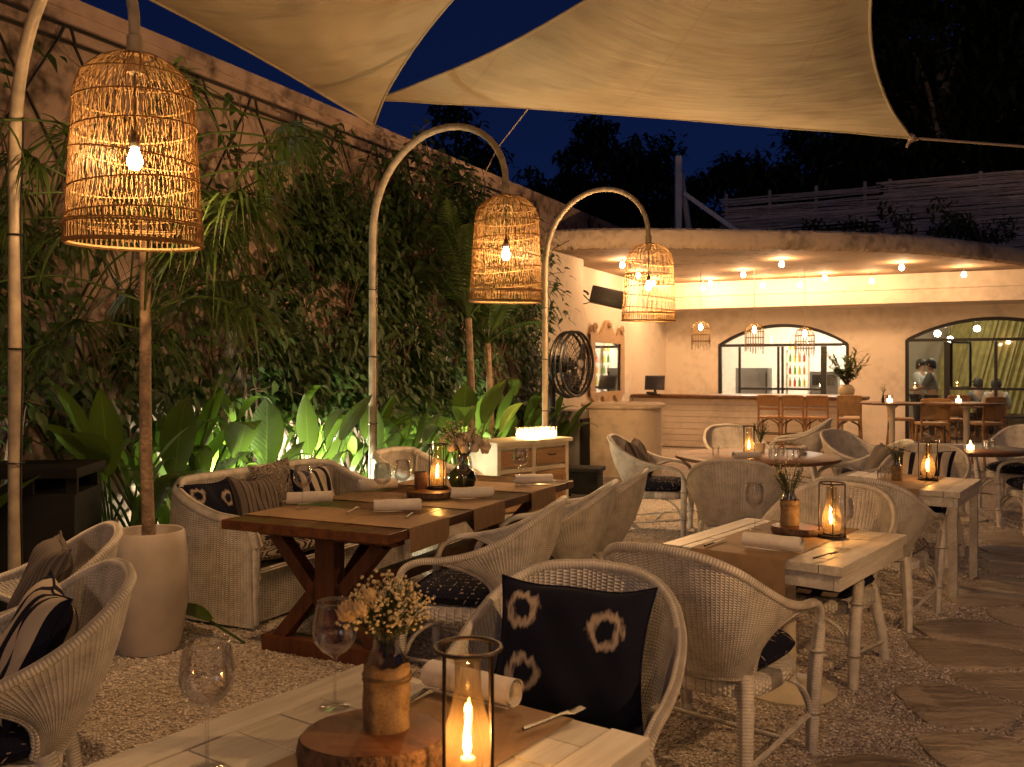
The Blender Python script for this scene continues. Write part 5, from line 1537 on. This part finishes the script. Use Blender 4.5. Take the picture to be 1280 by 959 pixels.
# ------------------------------------------------------------------ bar counter, podium, furniture at the back
RW = Matrix.Rotation(math.atan2(-UX, UY), 3, 'Z'); RZW = math.atan2(-UX, UY)
DC = 18.06
bc = thing('bar_counter', 'long bar counter faced with white painted boards under a thick wooden top', 'bar', W(DC+.3, 3.8))
mb = MB()
for k in range(8):
    z0 = .02+.122*k; lbox(mb, DC+.11, 3.95, z0, z0+.117, .06, 4.06)
part('front_board', mb, M['white'], bc, True, bevel=.006, smooth=False)
mb = MB(); lbox(mb, DC+.34, 3.95, 0, .99, .40, 4.05); part('body', mb, M['white'], bc, True)
mb = MB(); lbox(mb, DC+.28, 3.72, 1.0, 1.06, .70, 4.52); part('countertop', mb, M['tablewood'], bc, True, bevel=.01)
# podium: rounded concrete block with an irregular slab
pd = thing('podium', 'rounded concrete reception podium with a ragged slab top', 'podium', (1.76, 14.1, 0))
ol = [(1.14,13.62), (1.50,13.44), (1.80,13.42), (2.06,13.58), (2.26,13.95), (2.30,14.5), (2.1,14.75), (1.4,14.75), (1.12,14.4)]
olc = crom([(x,y,0) for x,y in ol+[ol[0]]], 5)[:-1]
mb = MB(); mb.prism([(p.x,p.y) for p in olc], 0, 1.0); part('body', mb, M['concrete'], pd, True, angle=35)
rr = random.Random(6); n = len(olc); cg = Vector((1.72,14.1,0))
vs = []
for z, k in ((1.001,1.0), (1.006,1.05), (1.045,1.055), (1.055,1.03)):
    for p in olc: q = cg+(p-cg)*(k+rr.uniform(-.006,.012)); vs.append((q.x+.03*(q.x > 1.9), q.y, z+rr.uniform(-.003,.003)))
mb = MB(); mb.add(vs, [(i*n+j, i*n+(j+1) % n, (i+1)*n+(j+1) % n, (i+1)*n+j) for i in range(3) for j in range(n)]+[tuple(range(3*n,4*n)), tuple(range(n))[::-1]])
part('slab', mb, M['concrete'], pd, True)
# tablet till on the bar
tp = thing('tablet_till', 'black tablet till tilted on its stand on the bar', 'tablet', (2.88, 18.55, 1.061), -.30)
mt = Matrix.Rotation(R(-18), 3, 'X')
mb = MB(); mb.box((0,0,.24), (.40,.025,.30), mt); part('case', mb, M['black'], tp, bevel=.006)
mb = MB(); mb.box((0,-.016,.24), (.34,.004,.24), mt); part('screen', mb, M['screen'], tp)
mb = MB(); mb.box((0,.03,.008), (.22,.2,.016)); mb.bar((0,.05,.0), (0,.02,.2), .05, .03); mb.box((-.05,-.08,.035), (.2,.12,.05)); part('stand', mb, M['black'], tp, bevel=.004)
# plant on the bar end
bpl = thing('bar_plant', 'leafy green plant in a round cream pot on the end of the bar', 'plant', (px2x(1058,17.0), 17.0, 1.061))
mb = MB(); mb.lathe([(0,0), (.08,0), (.135,.06), (.15,.13), (.12,.20), (.08,.23), (.075,.23), (.1,.19), (0,.17)], 24); part('pot', mb, M['orangepot'], bpl)
rr = random.Random(14); ml, ms = MB(), MB()
for k in range(30):
    a = rr.uniform(0,2*PI); tip = Vector((math.cos(a)*rr.uniform(.05,.42), math.sin(a)*rr.uniform(.05,.3), rr.uniform(.4,.88)))
    b = Vector((0,0,.2)); ms.tube([b, b.lerp(tip,.6)+Vector((0,0,.06)), tip], .006, 4)
    for t_ in range(9): ml.leaf(b.lerp(tip, .35+.65*t_/9), (rr.gauss(0,1), rr.gauss(0,1), .6), (0,0,1), rr.uniform(.14,.26), .045, .3, 3, .2)
part('foliage', ml, M['palm'], bpl); part('stem', ms, M['stem'], bpl)
# carved mirror on the side wall
mo = OB-.03
def sw(d, z, o=mo): return W(d, o, z)
MD, MZ = 16.55, 1.61
mi = thing('wall_mirror', 'carved wooden mirror with a scrolled crest on the white side wall', 'mirror', W(MD, mo, 1.0))
hw, hh = .70, .46
outer = []
def crest(t):  # t -1..1
    return .60+.34*math.exp(-(t/.34)**2)+.22*math.exp(-((abs(t)-.80)/.16)**2)-.04
def apron(t): return -.60-.10*math.cos(t*PI*3)*(1-.3*abs(t))-.12*math.exp(-(t/.25)**2)
K = 48; mb = MB()
vs = []; 
for k in range(K+1):
    t = -1+2*k/K; x = t*.95
    xi = max(-hw, min(hw, x))
    for yy in (-.035, .02):
        vs += [W(MD+x, mo+yy, MZ+crest(t)), W(MD+x, mo+yy, MZ+hh), W(MD+x, mo+yy, MZ-hh), W(MD+x, mo+yy, MZ+apron(t))]
fs = []
for k in range(K):
    a = k*8; b = a+8
    fs += [(a,b,b+1,a+1), (a+2,b+2,b+3,a+3), (a+4,a+5,b+5,b+4), (a+6,a+7,b+7,b+6), (a,a+4,b+4,b), (a+3,b+3,b+7,a+7), (a+1,b+1,b+5,a+5), (a+2,a+6,b+6,b+2)]
    x0, x1 = -.95+1.9*k/K, -.95+1.9*(k+1)/K
    if x1 <= -hw or x0 >= hw: fs += [(a+1,b+1,b+2,a+2), (a+5,a+6,b+6,b+5)]
mb.add(vs, fs); part('carved_frame', mb, M['carved'], mi, True, smooth=False)
mb = MB()
for s in (-1, 1):
    mb = MB(); c = W(MD+s*.76, mo-.05, MZ+.72); mb.tube([c+Vector((UX,UY,0))*s*-1*(.10*(1-k/22))*math.cos(k*.6)+Vector((0,0,1))*.10*(1-k/22)*math.sin(k*.6) for k in range(20)], .022, 6); part('scroll', mb, M['carved'], mi, True)
mb = MB(); mb.lathe([(0,-.06), (.06,-.02), (.05,.04), (0,.07)], 10, tuple(W(MD, mo-.05, MZ+.80)))
part('finial', mb, M['carved'], mi, True)
mb = MB(); mb.add([W(MD-hw-.02, mo-.01, MZ-hh-.02), W(MD+hw+.02, mo-.01, MZ-hh-.02), W(MD+hw+.02, mo-.01, MZ+hh+.02), W(MD-hw-.02, mo-.01, MZ+hh+.02)], [(0,1,2,3)])
part('glass', mb, M['mirror'], mi, True, smooth=False)
# black loudspeaker on a bracket
sp_d = 14.95
ls = thing('wall_loudspeaker', 'black loudspeaker on a cabled bracket on the white side wall', 'loudspeaker', W(sp_d, OB-.05, 2.9))
c = W(sp_d+.05, OB-.55, 2.84)
mb = MB(); mb.bar(c-Vector((.24,0,-.04)), c+Vector((.34,-.05,-.09)), .24, .30); part('cabinet', mb, M['black'], ls, True, bevel=.03)
mb = MB(); mb.bar(c+Vector((.345,-.05,-.09)), c+Vector((.36,-.053,-.092)), .2, .28); part('grille', mb, M['steel'], ls, True)
mb = MB(); a = W(sp_d-.2, OB-.01, 3.0)
mb.tube(crom([a, W(sp_d-.1, OB-.25, 2.92), c-Vector((.28,0,-.02))], 6), .022, 6); mb.tube(crom([a+Vector((0,0,.13)), W(sp_d-.2, OB-.12, 3.0), W(sp_d-.1, OB-.3, 2.78), c-Vector((.28,0,.06))], 6), .012, 5)
mb.tube(crom([a, W(sp_d-.18, OB-.2, 2.72), c-Vector((.25,0,.1))], 6), .010, 5); mb.lathe([(0,0), (.06,0), (.06,.02), (0,.02)], 12, tuple(a))
part('bracket', mb, M['black'], ls, True)
# pedestal fan
fx_, fy_ = px2x(689,12.0), 12.0
fa = thing('pedestal_fan', 'big black pedestal fan beside the sideboard', 'fan', (fx_, fy_, 0), 0)
mb = MB(); mb.lathe([(.28,0), (.28,.03), (.08,.06), (.06,.1)], 28); part('base', mb, M['black'], fa)
mb = MB(); mb.tube([(0,0,.05), (0,0,1.38)], [.065,.06], 12); mb.tube([(0,0,1.36), (.02,0,1.52), (.10,-.05,1.58)], .035, 8); part('pole', mb, M['black'], fa)
mb = MB(); mb.tube(crom([(.05,-.02,1.30), (.20,-.06,1.22), (.34,-.10,1.28), (.34,-.12,1.40)], 6), .018, 7); part('handle', mb, M['black'], fa)
fc = Vector((.265,-.15,1.65)); nrm = Vector((.82,-.57,0)).normalized()
sx = Vector((-nrm.y, nrm.x, 0)); sz = Vector((0,0,1))
def fr_(r, a, h=0): return fc+sx*(r*math.cos(a))+sz*(r*math.sin(a))+nrm*h
mb = MB()
for r, h, th in ((.41,-.07,.020), (.41,.07,.020), (.42,0,.016), (.29,.105,.005), (.16,.12,.005), (.36,.095,.004), (.22,.115,.004), (.30,-.10,.005), (.16,-.12,.005)): mb.tube([fr_(r, 2*PI*k/48, h) for k in range(48)], th, 6, True)
for k in range(36):
    a = 2*PI*k/36
    mb.tube([fr_(.06,a+.25,.125), fr_(.25,a+.1,.11), fr_(.41,a,.07), fr_(.418,a,.0), fr_(.41,a,-.07), fr_(.25,a-.1,-.11), fr_(.08,a-.2,-.125)], .0030, 4)
part('cage', mb, M['black'], fa)
mb = MB(); mb.tube([fc-nrm*.30, fc-nrm*.28, fc-nrm*.1, fc+nrm*.02], [.07,.11,.12,.06], 16); part('motor', mb, M['black'], fa)
for k in range(3):
    a0 = 2*PI*k/3+.4; mb = MB()
    mb.grid(lambda u,v: fr_(.06+.31*v, a0+(u-.5)*(.9+.35*math.sin(PI*v)), .055*(u-.5)*2*(1-.3*v)), 8, 8); part('blade', mb, M['black'], fa, angle=180)
mb = MB(); mb.tube([fc+nrm*.11, fc+nrm*.14], [.07,.05], 14); part('hub', mb, M['steel'], fa)
# grey service box, black bench
gb = thing('service_box', 'worn grey metal service box standing behind the fan', 'box', (px2x(700,13.1), 13.2, 0), -.35)
mb = MB(); mb.box((0,0,.50), (.72,.5,1.0)); part('cabinet', mb, M['steel'], gb, bevel=.03)
mb = MB(); mb.box((.37,.02,.45), (.04,.42,.86)); part('side_panel', mb, M['blackbox'], gb, bevel=.01)
bn = thing('low_bench', 'low black wooden crate bench at the foot of the podium', 'bench', (px2x(728,11.2), 11.3, 0), -.3)
mb = MB(); mb.box((0,0,.36), (.52,.4,.05)); part('seat', mb, M['blackbox'], bn, bevel=.006)
mb = MB(); mb.box((0,0,.2), (.46,.35,.26)); part('body', mb, M['blackbox'], bn, bevel=.006)
for x in (-.2,.2):
    for y in (-.15,.15): mb = MB(); mb.box((x,y,.04), (.05,.05,.08)); part('leg', mb, M['blackbox'], bn)
# sideboard, local x along the front
sb = thing('sideboard', 'cream sideboard with natural wood drawers holding a row of candles', 'sideboard', (.08, 9.62, 0), math.atan2(.70,.714))
L, D, H = 1.06, .44, .86
mb = MB(); mb.box((0,0,H-.02), (L+.06,D+.05,.04)); part('top', mb, M['cab'], sb, bevel=.006)
mb = MB(); mb.box((0,.02,.47), (L-.02,D-.06,.76)); 
for x in (-L/2+.03, 0, L/2-.03): mb.box((x,-D/2+.03,.46), (.05,.05,.74))
for z in (.115,.56,.80): mb.box((0,-D/2+.034,z), (L-.04,.045,.045))
for x in (-L/2+.03, L/2-.03):
    for y in (-D/2+.03, D/2-.03): mb.box((x,y,.05), (.05,.05,.10))
part('carcass', mb, M['cab'], sb, bevel=.004, smooth=False)
for x in (-.26,.26):
    mb = MB(); mb.box((x,-D/2+.024,.68), (.44,.03,.16)); dr_ = part('drawer', mb, M['drawer'], sb, bevel=.006, smooth=False)
    mb = MB(); mb.tube(crom([(x-.05,-D/2+.01,.70), (x-.03,-D/2-.02,.695), (x+.03,-D/2-.02,.695), (x+.05,-D/2+.01,.70)], 4), .007, 6); part('handle', mb, M['iron'], dr_)
    mb = MB(); mb.box((x,-D/2+.022,.34), (.44,.025,.37)); dr_ = part('door', mb, M['drawer'], sb, bevel=.004, smooth=False)
    mb = MB()
    for (cx_, cz_, w_, h_) in ((x,.50,.40,.05), (x,.18,.40,.05), (x-.19,.34,.05,.28), (x+.19,.34,.05,.28)): mb.box((cx_,-D/2+.006,cz_), (w_,.018,h_))
    part('door_frame', mb, M['drawer'], dr_, bevel=.003, smooth=False)
mt_ = sb.matrix_basis.copy() if False else (Matrix.Translation(sb.location) @ Matrix.Rotation(sb.rotation_euler.z, 4, 'Z'))
posn = ['far left', 'second', 'third', 'fourth', 'fifth', 'sixth']
for k in range(12):
    row, cc = k//6, k % 6
    p = mt_ @ Vector((.05+cc*.082+row*.03, -.05+row*.13, H))
    candle_jar(p.x, p.y, H, f'glowing candle glass on the sideboard, {["first","second","third","fourth","fifth","last"][cc]} in the {"front" if row == 0 else "back"} row', 0 if k not in (2, 9) else 14, 1.15, 'candle glasses on the sideboard')
# black bin
bb = thing('black_bin', 'tall matt black bin with a slotted front beside the potted palm', 'bin', (-2.80, 5.45, 0), .12)
mb = MB(); mb.box((0,0,.44), (.56,.48,.88)); part('body', mb, M['blackbox'], bb, bevel=.006)
mb = MB(); mb.box((0,0,1.0), (.60,.52,.06)); part('lid', mb, M['blackbox'], bb, bevel=.006)
mb = MB()
for x in (-.26,.02,.26):
    mb = MB(); mb.box((x,-.22,.925), (.06,.03,.09)); part('lid_post', mb, M['blackbox'], bb)
mb = MB(); mb.box((0,.2,.925), (.54,.03,.09)); part('back_plate', mb, M['blackbox'], bb)

# bar stools and cane chairs
def bar_stool(label, x, y, rz, cane=False, group='wooden bar stools at the counter', sc_=1.0):
    t = thing('bar_stool', label, 'bar stool', (x, y, 0), rz, group); t.scale = (sc_,)*3
    mb = MB(); mb.box((0,0,.70), (.40,.40,.045)); part('seat', mb, M['canepanel'] if cane else M['rattan'], t, bevel=.015)
    for sx_ in (-1,1):
        mb = MB(); mb.tube([(sx_*.17,.16,.68), (sx_*.20,.19,0)], .018, 8); part('leg', mb, M['rattan'], t)
        mb = MB(); mb.tube(crom([(sx_*.21,-.23,0), (sx_*.18,-.17,.7), (sx_*.185,-.22,1.09)], 5), .019, 8); part('leg', mb, M['rattan'], t)
    mb = MB()
    if cane:
        mb.grid(lambda u,v: (-.185+.37*u, -.185-.045*v-.02*math.sin(PI*u), .78+.31*v), 8, 4, lambda u,v: (u*.37, v*.3))
        part('back_panel', mb, M['canepanel'], t, angle=180); mb = MB()
        mb.tube([(-.185,-.18,.78), (0,-.2,.78), (.185,-.18,.78)], .014, 6)
    else:
        mb.box((0,-.192,.86), (.36,.02,.05)); mb.grid(lambda u,v: (-.18+.36*u, -.195-.03*v, .92+.15*v), 6, 3)
    mb.tube(crom([(-.185,-.22,1.09), (0,-.235,1.10), (.185,-.22,1.09)], 4), .018, 8)
    part('back_rail', mb, M['rattan'], t)
    mb = MB()
    for z in (.22,.40): mb.tube([(-.19,.175,z), (.19,.175,z)], .012, 6); mb.tube([(-.2,-.2,z), (.2,-.2,z)], .012, 6)
    for s in (-1,1):
        mb.tube([(s*.195,.175,.3), (s*.195,-.2,.3)], .012, 6)
        mb.tube(crom([(s*.185,-.18,.48), (s*.15,-.185,.6), (s*.03,-.18,.67)], 5), .012, 6); mb.tube(crom([(s*.185,.17,.48), (s*.15,.165,.6), (s*.03,.165,.67)], 5), .012, 6)
    part('stretcher', mb, M['darkrattan'], t)
    return t
rzb = rot_of(UX, UY)
s0_ = bar_stool('wooden bar stool first in the row at the counter, hidden low by the far armchair', *W(17.25, 3.55).xy, rzb)
def stool_at(px, lb, d=17.25):
    r = (px-640)/1150; o_ = (UX*d-UY*d*r)/(UY+UX*r); p = W(d, o_); dup(s0_, (p.x, p.y, 0), rzb, lb)
r = (963-640)/1150; o_ = (UX*17.25-UY*17.25*r)/(UY+UX*r); s0_.location = W(17.25, o_)
stool_at(993, 'wooden bar stool second in the row at the counter'); stool_at(1023, 'wooden bar stool third in the row with arched braces showing')
c0 = bar_stool('cane backed high chair at the end of the bar, back to the camera', px2x(1061,15.9), 15.9, rot_of(.3,.95), True, 'cane backed high chairs', 1.02)
for (px, Y, f_, lb) in ((1165,14.9,(.2,1),'wide cane backed high chair in front of the arched doors'), (1190,15.6,(-.1,1),'cane backed high chair half hidden behind the tall table'), (1230,14.6,(-.3,.95),'cane backed high chair on the outer side of the tall table'), (1126,15.8,(.9,-.3),'cane seated high chair sideways beside the first tall table')):
    dup(c0, (px2x(px,Y), Y, 0), rot_of(*f_), lb).scale = (1.12,1.12,1.0) if px in (1165,) else (1.03,)*3

# ------------------------------------------------------------------ lamps of the bar
def ceiling_bulb(px, py, label):
    Y = min(1150*(3.32-1.6)/(460-py), 19.4-.0072*(px-800)); p = Vector((px2x(px,Y), Y, ZC)); hz = min(0, 1.6+(460-py)*Y/1150-3.335)
    t = thing('ceiling_bulb', label, 'light bulb', p, 0, 'bare bulbs on the bar ceiling')
    mb = MB(); mb.lathe([(0,hz-.03), (.03,hz-.03), (.035,hz-.02), (.005,hz-.008), (.005,-.001)], 10); part('socket', mb, M['cab'], t)
    mb = MB(); mb.lathe([(0,-.125), (.03,-.115), (.042,-.09), (.035,-.06), (.02,-.03)], 14, (0,0,hz)); part('bulb', mb, M['spark'], t)
    point(t, (0,0,hz-.145), BULB_W, (1,.53,.25), .03)
BL = [(778,332,'beside the top of the airy basket lamp, first in the front row'), (929,344,'second in the front row'), (977,331,'nearest the roof edge above the bar middle'), (1031,348,'fourth along the front of the ceiling'), (1127,335,'nearest the roof edge beyond the bar'), (1205,344,'last in the front row toward the open end'),
      (798,345,'seen through the airy basket, upper one'), (817,355,'seen through the airy basket, lower one'), (879,361,'lowest one near the first small pendant'), (888,355,'close beside its twin near the first small pendant'), (954,357,'just in front of the beam over the second pendant'), (1000,357,'just in front of the beam over the third pendant'), (1090,352,'in front of the beam between the two arches')]
for px, py, lb in BL: ceiling_bulb(px, py, 'bare ceiling bulb '+lb)
# small cane pendants
def pendant(px, ztop, Y, label, seed):
    x = px2x(px, Y); t = thing('cane_pendant', label, 'pendant lamp', (x, Y, ztop-.5), 0, 'small cane pendants over the bar'); rr = random.Random(seed)
    mb = MB(); R0 = .17
    for k in range(22):
        a = 2*PI*k/22; pts = [(R0*.25*math.cos(a), R0*.25*math.sin(a), .48), (R0*.8*math.cos(a), R0*.8*math.sin(a), .43), (R0*math.cos(a), R0*math.sin(a), .33), (R0*math.cos(a), R0*math.sin(a), .05-.14*rr.random())]
        mb.tube(pts, .005, 4)
    for z in (.10,.22,.33,.43): mb.tube([(R0*(1 if z < .4 else .8)*math.cos(2*PI*j/24), R0*(1 if z < .4 else .8)*math.sin(2*PI*j/24), z) for j in range(24)], .007, 5, True)
    part('shade', mb, M['strand'], t)
    mb = MB(); mb.tube([(0,0,.48), (0,0,ZC-(ztop-.5))], .006, 5); part('cord', mb, M['rope'], t)
    mb = MB(); mb.lathe([(0,.30), (.035,.33), (.035,.37), (.015,.42), (0,.44)], 12); part('bulb', mb, M['spark'], t)
    point(t, (0,0,.28), 7, (1,.58,.22), .03)
pendant(876, 2.50, 17.2, 'small cane pendant over the podium side of the bar', 1)
pendant(943, 2.44, 17.0, 'small cane pendant over the middle of the bar', 2)
pendant(1006, 2.36, 16.8, 'small cane pendant with the longest fringe over the bar stools', 3)

# ------------------------------------------------------------------ people inside the dining room
def person(label, loc, rz, joints, shirt, hairlen=.0, sit=False):
    """joints: name -> (pos, radius, parent)"""
    t = thing('person', label, 'person', loc, rz)
    def skin(names, mat, nm, grow=0, root='pelvis'):
        idx = {n: i for i, n in enumerate(names)}
        me = bpy.data.meshes.new(nm)
        me.from_pydata([joints[n][0] for n in names], [(idx[n], idx[joints[n][2]]) for n in names if joints[n][2] in idx], [])
        me.materials.append(mat)
        o = link(nm, me, t)
        md = o.modifiers.new('skin', 'SKIN'); md.use_smooth_shade = True
        for n in names:
            sv = me.skin_vertices[0].data[idx[n]]; r = joints[n][1]+grow; sv.radius = (r, r); sv.use_root = (n == root or (root not in idx and n == names[0]))
        ss_ = o.modifiers.new('sub', 'SUBSURF'); ss_.levels = 1; ss_.render_levels = 2
        return o
    allj = list(joints)
    skin(allj, M['skin'], 'body')
    skin([n for n in allj if n in ('pelvis','waist','chest','sh_l','sh_r','el_l','el_r')], M[shirt], 'shirt', .018)
    skin([n for n in allj if n in ('pelvis','hip_l','hip_r','kn_l','kn_r','an_l','an_r')], M['trousers'], 'trousers', .016)
    hd = Vector(joints['head'][0]); mb = MB()
    mb.grid(lambda u,v: hd+Vector((.105*math.cos(2*PI*u)*math.sin(PI*(.02+.62*v)), .118*math.sin(2*PI*u)*math.sin(PI*(.02+.62*v))-.018, .135*math.cos(PI*(.02+.62*v))+.012+.05*(math.sin(2*PI*u) if v > .6 else 0))), 18, 9)
    part('hair', mb, M['hair'], t)
    mb = MB(); mb.leaf(hd+Vector((0,.095,.01)), (0,.5,-1), (0,1,0), .045, .03, 0, 2, .5)
    for s in (-1,1): mb.lathe([(0,-.03), (.018,0), (0,.03)], 8, tuple(hd+Vector((s*.105,0,0))))
    part('face_features', mb, M['skin'], t)
    mb = MB()
    for s in (-1,1): mb.lathe([(0,-.008), (.011,0), (0,.008)], 8, tuple(hd+Vector((s*.036,.1,.022))))
    part('eyes', mb, M['hair'], t)
    return t
def body(sit=False, lean=0, arm=.2):
    z = .5 if sit else .93
    j = {'pelvis': ((0,0,z), .125, None), 'waist': ((0,lean*.3,z+.20), .115, 'pelvis'), 'chest': ((0,lean*.7,z+.40), .135, 'waist'), 'neck': ((0,lean,z+.56), .052, 'chest'), 'head': ((0,lean+.02,z+.70), .095, 'neck'), 'crown': ((0,lean+.02,z+.78), .07, 'head')}
    for s, k in ((-1,'l'), (1,'r')):
        j['sh_'+k] = ((s*.19,lean*.8,z+.48), .062, 'chest'); j['el_'+k] = ((s*.25,lean*.8+arm*.5,z+.22), .046, 'sh_'+k); j['wr_'+k] = ((s*.17,lean*.8+arm*1.5,z+.16), .033, 'el_'+k); j['ha_'+k] = ((s*.14,lean*.8+arm*1.5+.1,z+.17), .036, 'wr_'+k)
        j['hip_'+k] = ((s*.10,0,z-.06), .095, 'pelvis')
        if sit: j['kn_'+k] = ((s*.13,.42,z-.02), .066, 'hip_'+k); j['an_'+k] = ((s*.13,.40,.07), .045, 'kn_'+k)
        else: j['kn_'+k] = ((s*.11,.02,.50), .066, 'hip_'+k); j['an_'+k] = ((s*.11,-.02,.08), .042, 'kn_'+k)
        a = j['an_'+k][0]; j['to_'+k] = ((a[0],a[1]+.17,.035), .036, 'an_'+k)
    return j
def inroom(px, d): r = (px-640)/1150; o_ = (UX*d-UY*d*r)/(UY+UX*r); return W(d, o_, .037)
person('dark haired standing person in a grey shirt inside the arched doors', inroom(1166, 22.0), rot_of(-.75,.5), body(False, .04, .22), 'shirt')
person('person in a pale shirt facing the standing one inside the arched doors', inroom(1149, 22.6), rot_of(.6,-.8), body(False, .04, .18), 'whiteshirt')
person('dark haired person seated in front of the slanting drapes', inroom(1224, 23.3), rot_of(-.2,1), body(True, .05, .2), 'shirt')
person('dark haired person in a pale shirt seated by the green lamp', inroom(1245, 22.6), rot_of(.5,.8), body(True, .05, .2), 'whiteshirt')
for (px, d, lb) in ((1224, 23.3, 'dark dining chair under the person before the drapes'), (1245, 22.6, 'dark dining chair under the person by the green lamp')):
    p = inroom(px, d); f_ = (-.2,1) if px == 1224 else (.5,.8)
    t = thing('dining_chair', lb, 'chair', p, rot_of(*f_))
    mb = MB(); mb.box((0,.05,.37), (.42,.44,.04)); part('seat', mb, M['tablewood'], t, bevel=.01)
    mb = MB(); mb.box((0,-.18,.62), (.42,.03,.42)); part('backrest', mb, M['tablewood'], t, bevel=.01)
    for x in (-.18,.18):
        for y in (-.14,.24): mb = MB(); mb.box((x,y,.175), (.035,.035,.35)); part('leg', mb, M['tablewood'], t)
